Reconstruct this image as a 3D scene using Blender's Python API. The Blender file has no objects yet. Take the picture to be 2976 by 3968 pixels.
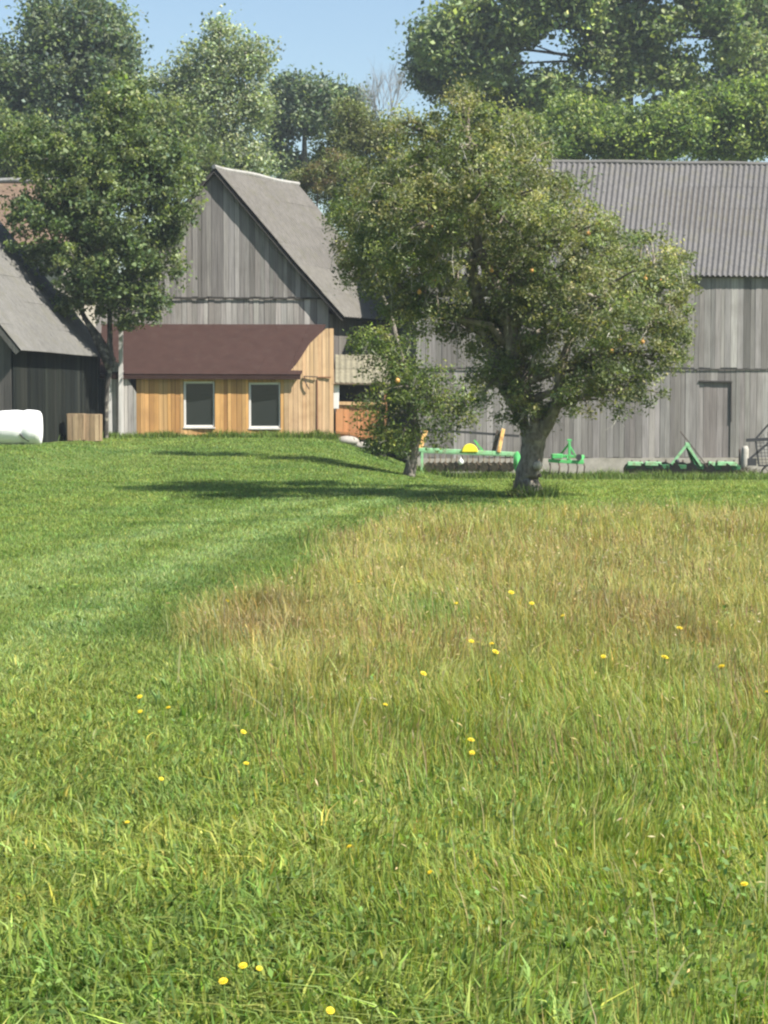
import bpy, math, random
import numpy as np
from mathutils import Vector, Matrix
random.seed(7); rng = np.random.default_rng(7)
SC = bpy.context.scene
R = math.radians

# ------------------------------------------------------------------ camera, world, sun, exposure
F = 7500.0; PITCH = math.atan(424/7500)
cam = bpy.data.cameras.new("camera"); camo = bpy.data.objects.new("camera", cam)
SC.collection.objects.link(camo); SC.camera = camo
cam.sensor_fit = 'VERTICAL'; cam.sensor_height = 36; cam.sensor_width = 27
cam.lens = F/3968*36; cam.clip_start = 0.1; cam.clip_end = 4000
camo.location = (0, 0, 1.6); camo.rotation_euler = (R(90)-PITCH, 0, 0)

SUN_AZ, SUN_EL = 62, 49          # azimuth measured from the direction of the camera towards +x
S = Vector((math.sin(R(SUN_AZ))*math.cos(R(SUN_EL)), -math.cos(R(SUN_AZ))*math.cos(R(SUN_EL)), math.sin(R(SUN_EL))))
w = bpy.data.worlds.new("World"); SC.world = w; w.use_nodes = True
nt = w.node_tree; nt.nodes.clear()
sky = nt.nodes.new('ShaderNodeTexSky'); sky.sky_type = 'NISHITA'; sky.sun_disc = False
sky.sun_elevation = R(SUN_EL); sky.sun_rotation = math.atan2(S.x, S.y)
sky.air_density = 1.25; sky.dust_density = 0.8; sky.ozone_density = 2.5; sky.altitude = 100
bg = nt.nodes.new('ShaderNodeBackground'); bg.inputs[1].default_value = 0.064
out = nt.nodes.new('ShaderNodeOutputWorld')
nt.links.new(sky.outputs[0], bg.inputs[0]); nt.links.new(bg.outputs[0], out.inputs[0])
sl = bpy.data.lights.new("sun", 'SUN'); sl.energy = 5.0; sl.angle = R(0.6); sl.color = (1.0, 0.95, 0.86)
so = bpy.data.objects.new("sun", sl); SC.collection.objects.link(so)
so.rotation_euler = S.to_track_quat('Z', 'Y').to_euler()
SC.view_settings.view_transform = 'Standard'; SC.view_settings.look = 'None'
SC.view_settings.exposure = 1.33; SC.view_settings.gamma = 1
SC.cycles.filter_width = 2.3
SC.cycles.max_bounces = 8; SC.cycles.transparent_max_bounces = 8

# ------------------------------------------------------------------ helpers
def P(px, py, D):
    dx = (px-1488)/F; dy = (py-1984)/F
    cp, sp = math.cos(PITCH), math.sin(PITCH)
    d = Vector((dx, cp-dy*sp, -sp-dy*cp)); d *= D/d.y
    return Vector((d.x, D, 1.6+d.z))
def sstep(a, b, t):
    t = np.clip((t-a)/(b-a), 0, 1); return t*t*(3-2*t)
def hash2(i, j, s):
    h = (i.astype(np.int64)*374761393 + j.astype(np.int64)*668265263 + s*2147483647 + 12345) & 0xffffffff
    h = ((h ^ (h >> 13))*1274126177) & 0xffffffff
    return ((h ^ (h >> 16)) & 0xffff)/65535.0
def vn(x, y, sc, s=0):
    x = np.asarray(x, float)/sc+1000; y = np.asarray(y, float)/sc+1000
    i = np.floor(x); j = np.floor(y); fx = x-i; fy = y-j
    fx = fx*fx*(3-2*fx); fy = fy*fy*(3-2*fy)
    a = hash2(i, j, s); b = hash2(i+1, j, s); c = hash2(i, j+1, s); d = hash2(i+1, j+1, s)
    return (a*(1-fx)+b*fx)*(1-fy)+(c*(1-fx)+d*fx)*fy
def gz(x, y):
    x = np.asarray(x, float); y = np.asarray(y, float)
    fl = sstep(-6.5, -8.5, x)
    left = 0.55*(sstep(39, 57, y)*(1-fl)+sstep(35, 47.5, y)*fl); right = -0.62*sstep(33, 58, y)
    t = sstep(-2.2, 2.2, x)
    z = left*(1-t)+right*t
    return z + 0.05*(vn(x, y, 2.3, 1)-.5) + 0.03*(vn(x, y, .7, 2)-.5)
def gz1(x, y): return float(gz(x, y))

def tag(o, label=None, cat=None, group=None, kind=None):
    if label: o['label'] = label
    if cat: o['category'] = cat
    if group: o['group'] = group
    if kind: o['kind'] = kind
    return o
def thing(name, loc, label, cat, group=None):
    o = bpy.data.objects.new(name, None); SC.collection.objects.link(o)
    o.location = loc; o.empty_display_size = .3
    return tag(o, label, cat, group)
def root_of(o):
    while o.parent: o = o.parent
    return o
def link_mesh(name, me, mat, parent=None, loc=None):
    """vertices are given in world space; they are moved to the thing's own origin"""
    off = np.zeros(3)
    if parent is not None: off = np.array(root_of(parent).location)
    elif loc is not None: off = np.array(loc)
    if off.any():
        v = np.empty(len(me.vertices)*3, np.float32); me.vertices.foreach_get('co', v)
        v = v.reshape(-1, 3)-off.astype(np.float32); me.vertices.foreach_set('co', v.ravel())
    me.update()
    if mat is not None: me.materials.append(mat)
    o = bpy.data.objects.new(name, me); SC.collection.objects.link(o)
    if parent is not None: o.parent = parent
    elif loc is not None: o.location = loc
    return o
def np_mesh(name, V, faces_list, col=None):
    """V (n,3); faces_list: list of (k, array(m,k)); col (n,3) vertex colour"""
    me = bpy.data.meshes.new(name)
    me.vertices.add(len(V)); me.vertices.foreach_set('co', np.asarray(V, np.float32).ravel())
    loops = np.concatenate([f.ravel() for k, f in faces_list]).astype(np.int32)
    tot = np.concatenate([np.full(len(f), k, np.int32) for k, f in faces_list])
    st = np.concatenate([[0], np.cumsum(tot)[:-1]]).astype(np.int32)
    me.loops.add(len(loops)); me.loops.foreach_set('vertex_index', loops)
    me.polygons.add(len(tot)); me.polygons.foreach_set('loop_start', st); me.polygons.foreach_set('loop_total', tot)
    if col is not None:
        a = me.color_attributes.new('Col', 'FLOAT_COLOR', 'POINT')
        c = np.ones((len(V), 4), np.float32); c[:, :3] = col; a.data.foreach_set('color', c.ravel())
    me.update(calc_edges=True)
    return me

class MB:
    def __init__(s): s.v = []; s.f = []; s.c = []
    def add(s, vs, fs, col=(1, 1, 1)):
        n = len(s.v); s.v += [tuple(v) for v in vs]; s.f += [tuple(i+n for i in f) for f in fs]; s.c += [tuple(col)]*len(vs)
    def hexa(s, b, t, col=(1, 1, 1)):   # bottom 4, top 4
        s.add(list(b)+list(t), [(3, 2, 1, 0), (4, 5, 6, 7), (0, 1, 5, 4), (1, 2, 6, 5), (2, 3, 7, 6), (3, 0, 4, 7)], col)
    def box(s, c, size, rot=None, col=(1, 1, 1), bev=0):
        c = Vector(c); hx, hy, hz = [q/2 for q in size]; rot = rot or Matrix()
        pts = [Vector((x, y, z)) for z in (-hz, hz) for x, y in ((-hx, -hy), (hx, -hy), (hx, hy), (-hx, hy))]
        pts = [c+rot.to_3x3() @ p for p in pts]; s.hexa(pts[:4], pts[4:], col)
    def bar(s, a, b, w_, h_=None, col=(1, 1, 1), up=Vector((0, 0, 1))):
        a = Vector(a); b = Vector(b); h_ = h_ or w_; d = (b-a).normalized()
        if abs(d.dot(up)) > .98: up = Vector((0, 1, 0))
        sd = d.cross(up).normalized(); u = sd.cross(d)
        q = [sd*x*w_/2+u*y*h_/2 for x, y in ((-1, -1), (1, -1), (1, 1), (-1, 1))]
        s.hexa([a+k for k in q], [b+k for k in q], col)
    def tube(s, pts, rad, n=8, col=(1, 1, 1), cap=True, rough=0):
        pts = [Vector(p) for p in pts]
        if not hasattr(rad, '__len__'): rad = [rad]*len(pts)
        n0 = len(s.v); m = len(pts); ref = None
        for i, p in enumerate(pts):
            d = (pts[min(i+1, m-1)]-pts[max(i-1, 0)]).normalized()
            if ref is None: ref = Vector((1, 0, 0)) if abs(d.x) < .9 else Vector((0, 1, 0))
            x = (ref-d*ref.dot(d)).normalized(); y = d.cross(x); ref = x
            for k in range(n):
                a = 2*math.pi*k/n; r = rad[i]*(1+rough*(random.random()-.5))
                s.v.append(tuple(p+x*math.cos(a)*r+y*math.sin(a)*r)); s.c.append(tuple(col))
        for i in range(m-1):
            for k in range(n):
                a = n0+i*n+k; b = n0+i*n+(k+1) % n; s.f.append((a, b, b+n, a+n))
        if cap:
            s.f.append(tuple(n0+k for k in range(n-1, -1, -1))); s.f.append(tuple(n0+(m-1)*n+k for k in range(n)))
    def ring(s, c, axis, R_, r, n=24, m=6, col=(1, 1, 1), a0=0, a1=2*math.pi):
        axis = Vector(axis).normalized(); c = Vector(c)
        x = axis.orthogonal().normalized(); y = axis.cross(x)
        full = abs(a1-a0-2*math.pi) < 1e-6
        s.tube([c+(x*math.cos(a0+(a1-a0)*k/n)+y*math.sin(a0+(a1-a0)*k/n))*R_ for k in range(n+1)], r, m, col, cap=not full)
    def disc(s, c, axis, R_, th, n=20, col=(1, 1, 1), dish=0.0):
        axis = Vector(axis).normalized(); c = Vector(c)
        s.tube([c-axis*(th/2), c-axis*(th/2)*.99, c+axis*(th/2)], [R_*.15, R_, R_*(1-dish)], n, col)
    def sphere(s, c, r, nu=12, nv=8, col=(1, 1, 1), rot=None):
        c = Vector(c); r = Vector(r) if hasattr(r, '__len__') else Vector((r, r, r)); n0 = len(s.v)
        rot = (rot or Matrix()).to_3x3()
        vs = []
        for j in range(nv+1):
            th = math.pi*j/nv
            for i in range(nu):
                a = 2*math.pi*i/nu
                vs.append(c+rot @ Vector((r.x*math.sin(th)*math.cos(a), r.y*math.sin(th)*math.sin(a), r.z*math.cos(th))))
        fs = [(j*nu+i, (j+1)*nu+i, (j+1)*nu+(i+1) % nu, j*nu+(i+1) % nu) for j in range(nv) for i in range(nu)]
        s.add(vs, fs, col)
    def build(s, name, mat, parent=None, loc=None, smooth=False, bevel=0):
        me = bpy.data.meshes.new(name); me.from_pydata(s.v, [], s.f)
        a = me.color_attributes.new('Col', 'FLOAT_COLOR', 'POINT')
        c = np.ones((len(s.v), 4), np.float32); c[:, :3] = np.array(s.c); a.data.foreach_set('color', c.ravel())
        if smooth: me.polygons.foreach_set('use_smooth', [True]*len(me.polygons))
        o = link_mesh(name, me, mat, parent, loc)
        if bevel:
            m = o.modifiers.new('bevel', 'BEVEL'); m.width = bevel; m.segments = 2; m.limit_method = 'ANGLE'
        return o

# ------------------------------------------------------------------ materials
def newmat(name):
    m = bpy.data.materials.new(name); m.use_nodes = True; return m, m.node_tree, m.node_tree.nodes['Principled BSDF']
def surf(name, col, rough=.8, var=.25, scale=(6, 6, 6), attr=False, bump=.2, detail=6, stain=None, spec=.3, metal=0, stain_scale=1.5, stain_amt=.5):
    m, t, b = newmat(name); N = t.nodes; L = t.links
    tc = N.new('ShaderNodeTexCoord'); mp = N.new('ShaderNodeMapping'); mp.inputs['Scale'].default_value = scale
    L.new(tc.outputs['Object'], mp.inputs[0])
    no = N.new('ShaderNodeTexNoise'); no.inputs['Scale'].default_value = 1; no.inputs['Detail'].default_value = detail
    no.inputs['Roughness'].default_value = .65
    L.new(mp.outputs[0], no.inputs['Vector'])
    mr = N.new('ShaderNodeMapRange'); mr.inputs[1].default_value = .25; mr.inputs[2].default_value = .75
    mr.inputs[3].default_value = 1-var; mr.inputs[4].default_value = 1+var
    L.new(no.outputs[0], mr.inputs[0])
    mul = N.new('ShaderNodeVectorMath'); mul.operation = 'SCALE'
    if attr:
        at = N.new('ShaderNodeAttribute'); at.attribute_name = 'Col'
        mm = N.new('ShaderNodeVectorMath'); mm.operation = 'MULTIPLY'; mm.inputs[1].default_value = col
        L.new(at.outputs['Color'], mm.inputs[0]); L.new(mm.outputs[0], mul.inputs[0])
    else: mul.inputs[0].default_value = col
    L.new(mr.outputs[0], mul.inputs['Scale'])
    last = mul.outputs[0]
    if stain:
        n2 = N.new('ShaderNodeTexNoise'); n2.inputs['Scale'].default_value = stain_scale; n2.inputs['Detail'].default_value = 8
        L.new(tc.outputs['Object'], n2.inputs['Vector'])
        r2 = N.new('ShaderNodeMapRange'); r2.inputs[1].default_value = .5; r2.inputs[2].default_value = .72; r2.inputs[4].default_value = stain_amt
        L.new(n2.outputs[0], r2.inputs[0])
        mx = N.new('ShaderNodeMix'); mx.data_type = 'RGBA'; mx.inputs[7].default_value = (*stain, 1)
        L.new(r2.outputs[0], mx.inputs[0]); L.new(last, mx.inputs[6]); last = mx.outputs[2]
    L.new(last, b.inputs['Base Color'])
    b.inputs['Roughness'].default_value = rough; b.inputs['Specular IOR Level'].default_value = spec
    b.inputs['Metallic'].default_value = metal
    if bump:
        bp = N.new('ShaderNodeBump'); bp.inputs['Strength'].default_value = bump; bp.inputs['Distance'].default_value = .01
        L.new(no.outputs[0], bp.inputs['Height']); L.new(bp.outputs[0], b.inputs['Normal'])
    return m
def leafmat(name, transl=.35, rough=.6, spec=.25, k=1.0):
    m, t, b = newmat(name); N = t.nodes; L = t.links
    at = N.new('ShaderNodeAttribute'); at.attribute_name = 'Col'
    kk = N.new('ShaderNodeVectorMath'); kk.operation = 'SCALE'; kk.inputs['Scale'].default_value = k; L.new(at.outputs['Color'], kk.inputs[0])
    L.new(kk.outputs[0], b.inputs['Base Color']); b.inputs['Roughness'].default_value = rough
    b.inputs['Specular IOR Level'].default_value = spec
    tr = N.new('ShaderNodeBsdfTranslucent'); sc_ = N.new('ShaderNodeVectorMath'); sc_.operation = 'MULTIPLY'
    sc_.inputs[1].default_value = (1.15, 1.25, .6)
    L.new(kk.outputs[0], sc_.inputs[0]); L.new(sc_.outputs[0], tr.inputs[0])
    ms = N.new('ShaderNodeMixShader'); ms.inputs[0].default_value = transl
    L.new(b.outputs[0], ms.inputs[1]); L.new(tr.outputs[0], ms.inputs[2])
    L.new(ms.outputs[0], N['Material Output'].inputs[0])
    return m
M = {}
M['wood'] = surf('grey_boards', (.78, .78, .78), .9, .42, (26, 26, .9), attr=True, bump=.5, stain=(.10, .09, .08), stain_scale=1.1, stain_amt=.45)
M['fresh'] = surf('pine_boards', (.82, .80, .76), .75, .25, (22, 22, .8), attr=True, bump=.35, stain=(.22, .12, .05), stain_scale=2.2, stain_amt=.35)
M['boarded'] = surf('black_boards', (1, 1, 1), .95, .35, (20, 20, 1), attr=True, bump=.4, spec=.1)
M['fibre'] = surf('fibre_cement', (.76, .76, .76), .92, .25, (7, 7, 3), attr=True, bump=.25, stain=(.10, .095, .07), stain_scale=2.4, stain_amt=.55, spec=.15)
M['brownroof'] = surf('brown_sheet_roof', (.040, .0225, .019), .9, .16, (2.5, 2.5, 2.5), bump=.08, stain=(.052, .034, .028), stain_scale=4, stain_amt=.4, spec=.08)
M['concrete'] = surf('old_concrete', (.27, .25, .22), .95, .25, (5, 5, 5), bump=.5, stain=(.14, .13, .08))
M['bark'] = surf('bark', (1, 1, 1), .95, .65, (16, 16, 5), attr=True, bump=1.0, stain=(.36, .33, .27), stain_scale=6, stain_amt=.8, spec=.1)
M['leaf'] = leafmat('leaves', .42, .55, .3, .88)
M['grass'] = leafmat('grass_blades', .38, .6, .2, .84)
M['green'] = surf('green_paint', (.08, .40, .12), .5, .15, (8, 8, 8), bump=.05, stain=(.16, .13, .07), stain_scale=9, stain_amt=.75)
M['palegreen'] = surf('faded_green_paint', (.24, .48, .25), .6, .15, (8, 8, 8), bump=.05, stain=(.20, .17, .10), stain_scale=9, stain_amt=.75)
M['orange'] = surf('orange_paint', (.85, .50, .18), .6, .2, (8, 8, 8), bump=.05, stain=(.25, .10, .05), stain_scale=7, stain_amt=.7)
M['dkgreen'] = surf('dark_green_paint', (.03, .13, .05), .6, .3, (8, 8, 8), bump=.05, stain=(.08, .07, .04), stain_scale=9, stain_amt=.8)
M['rustsoft'] = surf('dull_rusty_tines', (.16, .12, .08), .85, .5, (18, 18, 18), bump=.2, stain=(.05, .045, .035), stain_scale=8, stain_amt=.8)
M['whitewash'] = surf('whitewash', (.30, .285, .25), .9, .2, (6, 6, 6), bump=.4, stain=(.2, .18, .14), stain_scale=5)
M['yellow'] = surf('yellow_plastic', (.75, .65, .04), .45, .08, (6, 6, 6), bump=0)
M['steel'] = surf('dark_rusty_steel', (.07, .055, .045), .75, .35, (12, 12, 12), bump=.3, stain=(.13, .06, .03), stain_scale=8)
M['black'] = surf('black_steel', (.035, .035, .037), .6, .3, (12, 12, 12), bump=.1)
M['white'] = surf('white_paint', (.62, .62, .6), .5, .05, (4, 4, 4), bump=.03)
M['wrap'] = surf('white_bale_wrap', (.82, .82, .82), .6, .06, (2.5, 2.5, 14), bump=.9, spec=.5)
M['tan'] = surf('tan_boards', (.38, .27, .15), .85, .3, (10, 10, 3), bump=.3)
M['rust'] = surf('rusty_red_roof', (.12, .08, .055), .9, .4, (3, 3, 8), bump=.3, stain=(.17, .13, .08), stain_scale=2, stain_amt=.8)
M['petal'] = surf('yellow_petals', (.62, .48, .025), .6, .12, (90, 90, 90), bump=0)
M['stem'] = surf('stem_green', (.12, .18, .04), .6, .1, (9, 9, 9), bump=0)
M['apple'] = surf('apple_skin', (.50, .27, .08), .4, .3, (20, 20, 20), bump=0)
M['interior'] = surf('dark_interior', (.03, .026, .022), .95, .2, (4, 4, 4), bump=0)
gm, t, b = newmat('window_glass')
b.inputs['Base Color'].default_value = (.022, .026, .026, 1); b.inputs['Roughness'].default_value = .12; b.inputs['Specular IOR Level'].default_value = .5
tcn = t.nodes.new('ShaderNodeTexNoise'); tcn.inputs['Scale'].default_value = 3
bpn = t.nodes.new('ShaderNodeBump'); bpn.inputs['Strength'].default_value = .05; t.links.new(tcn.outputs[0], bpn.inputs['Height']); t.links.new(bpn.outputs[0], b.inputs['Normal'])
M['glass'] = gm

# ground material: thatch under the blades
m, t, b = newmat('ground_turf'); N = t.nodes; L = t.links
at = N.new('ShaderNodeAttribute'); at.attribute_name = 'Col'
tc = N.new('ShaderNodeTexCoord'); n1 = N.new('ShaderNodeTexNoise'); n1.inputs['Scale'].default_value = 22; n1.inputs['Detail'].default_value = 8
L.new(tc.outputs['Object'], n1.inputs['Vector'])
mr = N.new('ShaderNodeMapRange'); mr.inputs[1].default_value = .3; mr.inputs[2].default_value = .7; mr.inputs[3].default_value = .6; mr.inputs[4].default_value = 1.35
L.new(n1.outputs[0], mr.inputs[0])
ml = N.new('ShaderNodeVectorMath'); ml.operation = 'SCALE'; L.new(at.outputs['Color'], ml.inputs[0]); L.new(mr.outputs[0], ml.inputs['Scale'])
L.new(ml.outputs[0], b.inputs['Base Color']); b.inputs['Roughness'].default_value = .95; b.inputs['Specular IOR Level'].default_value = .1
bp = N.new('ShaderNodeBump'); bp.inputs['Strength'].default_value = .8; bp.inputs['Distance'].default_value = .03
L.new(n1.outputs[0], bp.inputs['Height']); L.new(bp.outputs[0], b.inputs['Normal'])
M['ground'] = m

# ------------------------------------------------------------------ ground
def xb(y): return -1.25+np.clip((y-15)/12.0, 0, 1)*1.3 + .2*np.sin(y*.8) + .26*np.clip(11-y, 0, 8)
def meadow(x, y):
    n = (vn(x, y, 1.1, 11)-.5)*.9
    return sstep(-.25, .45, x-xb(y)+n*.5)*(1-sstep(26.0, 28.6, y+n*1.2))
G_LAWN = np.array([.14, .235, .052]); G_LIGHT = np.array([.19, .27, .10]); G_YEL = np.array([.32, .355, .08])
G_TAN = np.array([.40, .36, .15]); G_BROWN = np.array([.29, .205, .105]); G_DEEP = np.array([.075, .15, .022])
def field(x, y):
    x = np.asarray(x, float); y = np.asarray(y, float)
    md = meadow(x, y)[:, None]
    u = x-.035*y-.0035*(y-22)**2
    st = (.5+.5*np.sin(2*np.pi*(u+.3*vn(x, y, 3, 5))/1.7+.6))[:, None]**1.3
    big = vn(x, y, 2.6, 6)[:, None]; mid = vn(x, y, .6, 7)[:, None]
    xc = -2.35+.0052*(y-11)**2
    trk = np.exp(-((x-xc)/.32)**2)+.85*np.exp(-((x-xc+1.2)/.38)**2); dkt = np.exp(-((x-xc-.6)/.28)**2)+.6*np.exp(-((x-xc+.6)/.25)**2)
    ym_ = (sstep(7.5, 10.5, y)*(1-sstep(33, 44, y)))[:, None]
    lawn = G_LAWN*(1-.30*dkt[:, None]*ym_)*(.92+.16*st); lawn = lawn+(G_LIGHT*1.28-lawn)*(trk[:, None]*.9*ym_).clip(0, 1)+(G_LIGHT-lawn)*.25
    lawn = lawn+(G_YEL-lawn)*(.25+.45*(1-sstep(6, 15, y))[:, None]+.25*(big-.5)+.3*(mid-.5)+.25*sstep(0, 4, x)[:, None]).clip(0, 1)
    tan = sstep(7.5, 13, y+2.5*(vn(x, y, 1.7, 8)-.5))[:, None]
    c = G_YEL+(G_TAN-G_YEL)*(tan*(.35+.5*big)).clip(0, 1)
    brown = sstep(.45, .85, vn(x*1.0, y*.55, .9, 9)*.62+.14*np.exp(-((y-13.5)/3.5)**2)+.42*np.exp(-(((x+.75)/.5)**2+((y-15)/1.5)**2))+.35*(vn(x, y, .3, 19)-.5))[:, None]*tan
    c = c+(G_BROWN-c)*(brown*.8)
    c = c+(G_LAWN-c)*(.55*(1-tan)*mid)
    gp = np.exp(-(((x-.35)/.28)**2+((y-14.2)/1.0)**2))[:, None]; c = c+(G_LAWN*1.1-c)*gp*.9
    res = lawn*(1-md)+c*md
    near = (1-sstep(4.5, 7.5, y))[:, None]
    res = res+(G_LAWN*1.25-res)*near*.5*(.2+.9*vn(x, y, .9, 12)[:, None])
    dk = sstep(.55, .85, vn(x, y, .85, 13))[:, None]
    res = res+(G_DEEP-res)*dk*.35*(1-.6*md)
    return res
def nonuni(segs):
    a = []
    for s0, s1, st in segs: a += list(np.arange(s0, s1, st))
    return np.array(a+[segs[-1][1]])
ys = nonuni([(-900, -60, 120), (-60, 0, 6), (0, 70, .3), (70, 130, 6), (130, 1200, 107)])
xs = nonuni([(-900, -60, 105), (-60, -14, 4), (-14, 14, .3), (14, 60, 4), (60, 900, 105)])
X, Y = np.meshgrid(xs, ys); xf = X.ravel(); yf = Y.ravel()
V = np.stack([xf, yf, gz(xf, yf)], 1); nx = len(xs)
ii, jj = np.meshgrid(np.arange(nx-1), np.arange(len(ys)-1)); a = (jj*nx+ii).ravel()
Fq = np.stack([a, a+1, a+nx+1, a+nx], 1)
me = np_mesh('ground', V, [(4, Fq)], field(xf, yf)*.48)
tag(link_mesh('ground', me, M['ground']), kind='structure')

# ------------------------------------------------------------------ grass
def blades(x, y, h, w_, col, lean=.35, curl=.5):
    n = len(x); z = gz(x, y)-.005
    a = rng.uniform(0, 2*np.pi, n); dx, dy = np.cos(a), np.sin(a)      # width direction
    la = rng.uniform(0, 2*np.pi, n); l1 = np.abs(rng.normal(0, lean, n)); lx, ly = np.cos(la)*l1, np.sin(la)*l1
    lx = lx+(vn(x, y, .33, 41)-.5)*.65; ly = ly+(vn(x, y, .33, 42)-.5)*.5; l1 = np.sqrt(lx*lx+ly*ly)
    c = 1+np.abs(rng.normal(0, curl, n))
    base = np.stack([x, y, z], 1); wd = np.stack([dx, dy, 0*dx], 1)*(w_/2)[:, None]
    mid = base+np.stack([lx*h*.45, ly*h*.45, h*.55], 1)
    k = np.clip(l1*c, 0, .95); tip = base+np.stack([lx*c*h, ly*c*h, h*np.sqrt(1-.55*k*k)], 1)
    V = np.empty((n, 5, 3)); V[:, 0] = base-wd; V[:, 1] = base+wd; V[:, 2] = mid+wd*.85; V[:, 3] = mid-wd*.85; V[:, 4] = tip
    i = np.arange(n)*5
    q = np.stack([i, i+1, i+2, i+3], 1); t3 = np.stack([i+3, i+2, i+4], 1)
    C = np.repeat(col[:, None, :], 5, 1)
    return V.reshape(-1, 3), q, t3, C.reshape(-1, 3)
def leaf_quads(c, L_, W_, col, upbias=.5, droop=.0):
    n = len(c)
    nrm = rng.normal(0, 1, (n, 3)); nrm[:, 2] = np.abs(nrm[:, 2])+upbias; nrm /= np.linalg.norm(nrm, axis=1)[:, None]
    ax = rng.normal(0, 1, (n, 3)); ax[:, 2] -= droop; ax -= nrm*(ax*nrm).sum(1)[:, None]; ax /= np.linalg.norm(ax, axis=1)[:, None]
    sd = np.cross(nrm, ax); L_ = L_[:, None]; W_ = W_[:, None]
    V = np.empty((n, 4, 3)); V[:, 0] = c-ax*L_/2; V[:, 1] = c+sd*W_/2+nrm*L_*.08; V[:, 2] = c+ax*L_/2; V[:, 3] = c-sd*W_/2+nrm*L_*.08
    i = np.arange(n)*4
    return V.reshape(-1, 3), np.stack([i, i+1, i+2, i+3], 1), np.zeros((0, 3), int), np.repeat(col, 4, 0)
def sample(n, y0, y1, p, side=2.6):
    u = rng.random(n); q = 1-p+1
    y = (y0**q+u*(y1**q-y0**q))**(1/q)
    x = rng.uniform(-1, 1, n)*(.205*y+side)
    return x, y
def join(parts):
    off = 0; Vs = []; Q = []; T = []; C = []
    for V, q, t3, c in parts:
        Vs.append(V); Q.append(q+off); T.append(t3+off); C.append(c); off += len(V)
    return np.concatenate(Vs), np.concatenate(Q), np.concatenate(T), np.concatenate(C)
def occupied(x, y):   # footprint of buildings, no grass there
    o = (y > 60.3) | ((x > -7.3) & (x < -1.6) & (y > 57.7)) | ((x < -9.0+.14*(y-49.3)) & (y > 49.3)) | ((x > .9) & (y > 60.0))
    return o
def jit(col, s=.22, ys_=.25):
    n = len(col); f = np.exp(rng.normal(0, s, n))[:, None]; r = rng.normal(0, ys_, n)[:, None]
    c = col*f; c[:, 0:1] *= np.exp(r*.6); c[:, 2:3] *= np.exp(rng.normal(0, .2, n))[:, None]
    return c
x, y = sample(880000, 3.6, 61, 1.55)
k = ~occupied(x, y); x = x[k]; y = y[k]
md = meadow(x, y); col = field(x, y)
ismd = rng.random(len(x)) < md
# mown lawn
xl, yl, cl = x[~ismd], y[~ismd], col[~ismd]
nearf = 1-sstep(5, 13, yl)
hl = (.036+.022*nearf+.028*nearf*sstep(-.3, 1.0, xl))*np.exp(rng.normal(0, .3, len(xl)))*(.8+.5*vn(xl, yl, .5, 21))
wl = np.maximum(.0058+.003*rng.random(len(xl)), .00042*yl)*(1+.7*nearf*rng.random(len(xl))**2)
A = blades(xl, yl, hl, wl, jit(cl, .28), .75, .7)
V, q, t3, c = join([A])
tag(link_mesh('lawn_grass', np_mesh('lawn_grass', V, [(4, q), (3, t3)], c), M['grass']),
    'short mown green grass with faint pale stripes', 'grass', kind='stuff')
# meadow
xm, ym, cm = x[ismd], y[ismd], col[ismd]
tall = sstep(6.5, 11, ym)
hm = (.055+.065*tall)*np.exp(rng.normal(0, .33, len(xm)))*(.45+1.15*vn(xm, ym, .5, 22))
wm = np.maximum(.0055, .00040*ym)*np.exp(rng.normal(0, .2, len(xm)))
parts = [blades(xm, ym, hm, wm, jit(cm, .25, .3), .35, .5)]
# dry stalks
xs_, ys_ = sample(38000, 4, 28, 1.3); k = rng.random(len(xs_)) < meadow(xs_, ys_)*(.25+.75*sstep(7, 11, ys_)); xs_, ys_ = xs_[k], ys_[k]
dcol = jit(np.repeat(np.array([[.44, .37, .17]]), len(xs_), 0), .2, .15)
parts.append(blades(xs_, ys_, rng.uniform(.11, .27, len(xs_)), np.maximum(.0032, .00030*ys_), dcol, .22, .35))
# reddish seed stems
xr, yr = sample(12500, 8, 24, 1.2); k = (rng.random(len(xr)) < meadow(xr, yr)) & (vn(xr, yr, 1.2, 9) > .5); xr, yr = xr[k], yr[k]
parts.append(blades(xr, yr, rng.uniform(.15, .28, len(xr)), np.maximum(.004, .00045*yr), jit(np.repeat(np.array([[.27, .17, .09]]), len(xr), 0), .2, .1), .15, .3))
# long bent stalks that stand out
for (p0, p1, D0) in [((2080+430, 3990), (2690, 3690), 5.1), ((1080, 2790), (900, 2665), 9.7), ((690, 2650), (700, 2500), 11), ((2500, 3080), (2440, 2820), 8.4), ((2960, 3700), (2975, 3300), 5.9),
                     ((2900, 3050), (2800, 2760), 8.6), ((2620, 3060), (2740, 2800), 8.8), ((2130, 3050), (2060, 2800), 9), ((2540, 2900), (2470, 2700), 9.5), ((1330, 2960), (1400, 2700), 9.2)]:
    a_ = P(*p0, D0); b_ = P(*p1, D0); g0 = gz1(a_.x, a_.y)
    V_ = []; n_ = 6; dv = b_-a_; a_ = a_-dv*((a_.z-g0)/dv.z if dv.z > .02 else 0)
    W = Vector((.0026*D0/6+.001, 0, 0))
    pts = [a_.lerp(b_, s/n_)+Vector((0, 0, .02*math.sin(math.pi*s/n_))) for s in range(n_+1)]
    V_ = np.array([tuple(p+W*sg) for p in pts for sg in (-1, 1)]); i_ = np.arange(n_)*2
    parts.append((V_, np.stack([i_, i_+1, i_+3, i_+2], 1), np.zeros((0, 3), int), np.repeat(np.array([[.5, .48, .24]]), len(V_), 0)))
sk = rng.random(len(xs_)) < .5; xh, yh = xs_[sk], ys_[sk]
hh = rng.uniform(.15, .25, len(xh))
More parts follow.
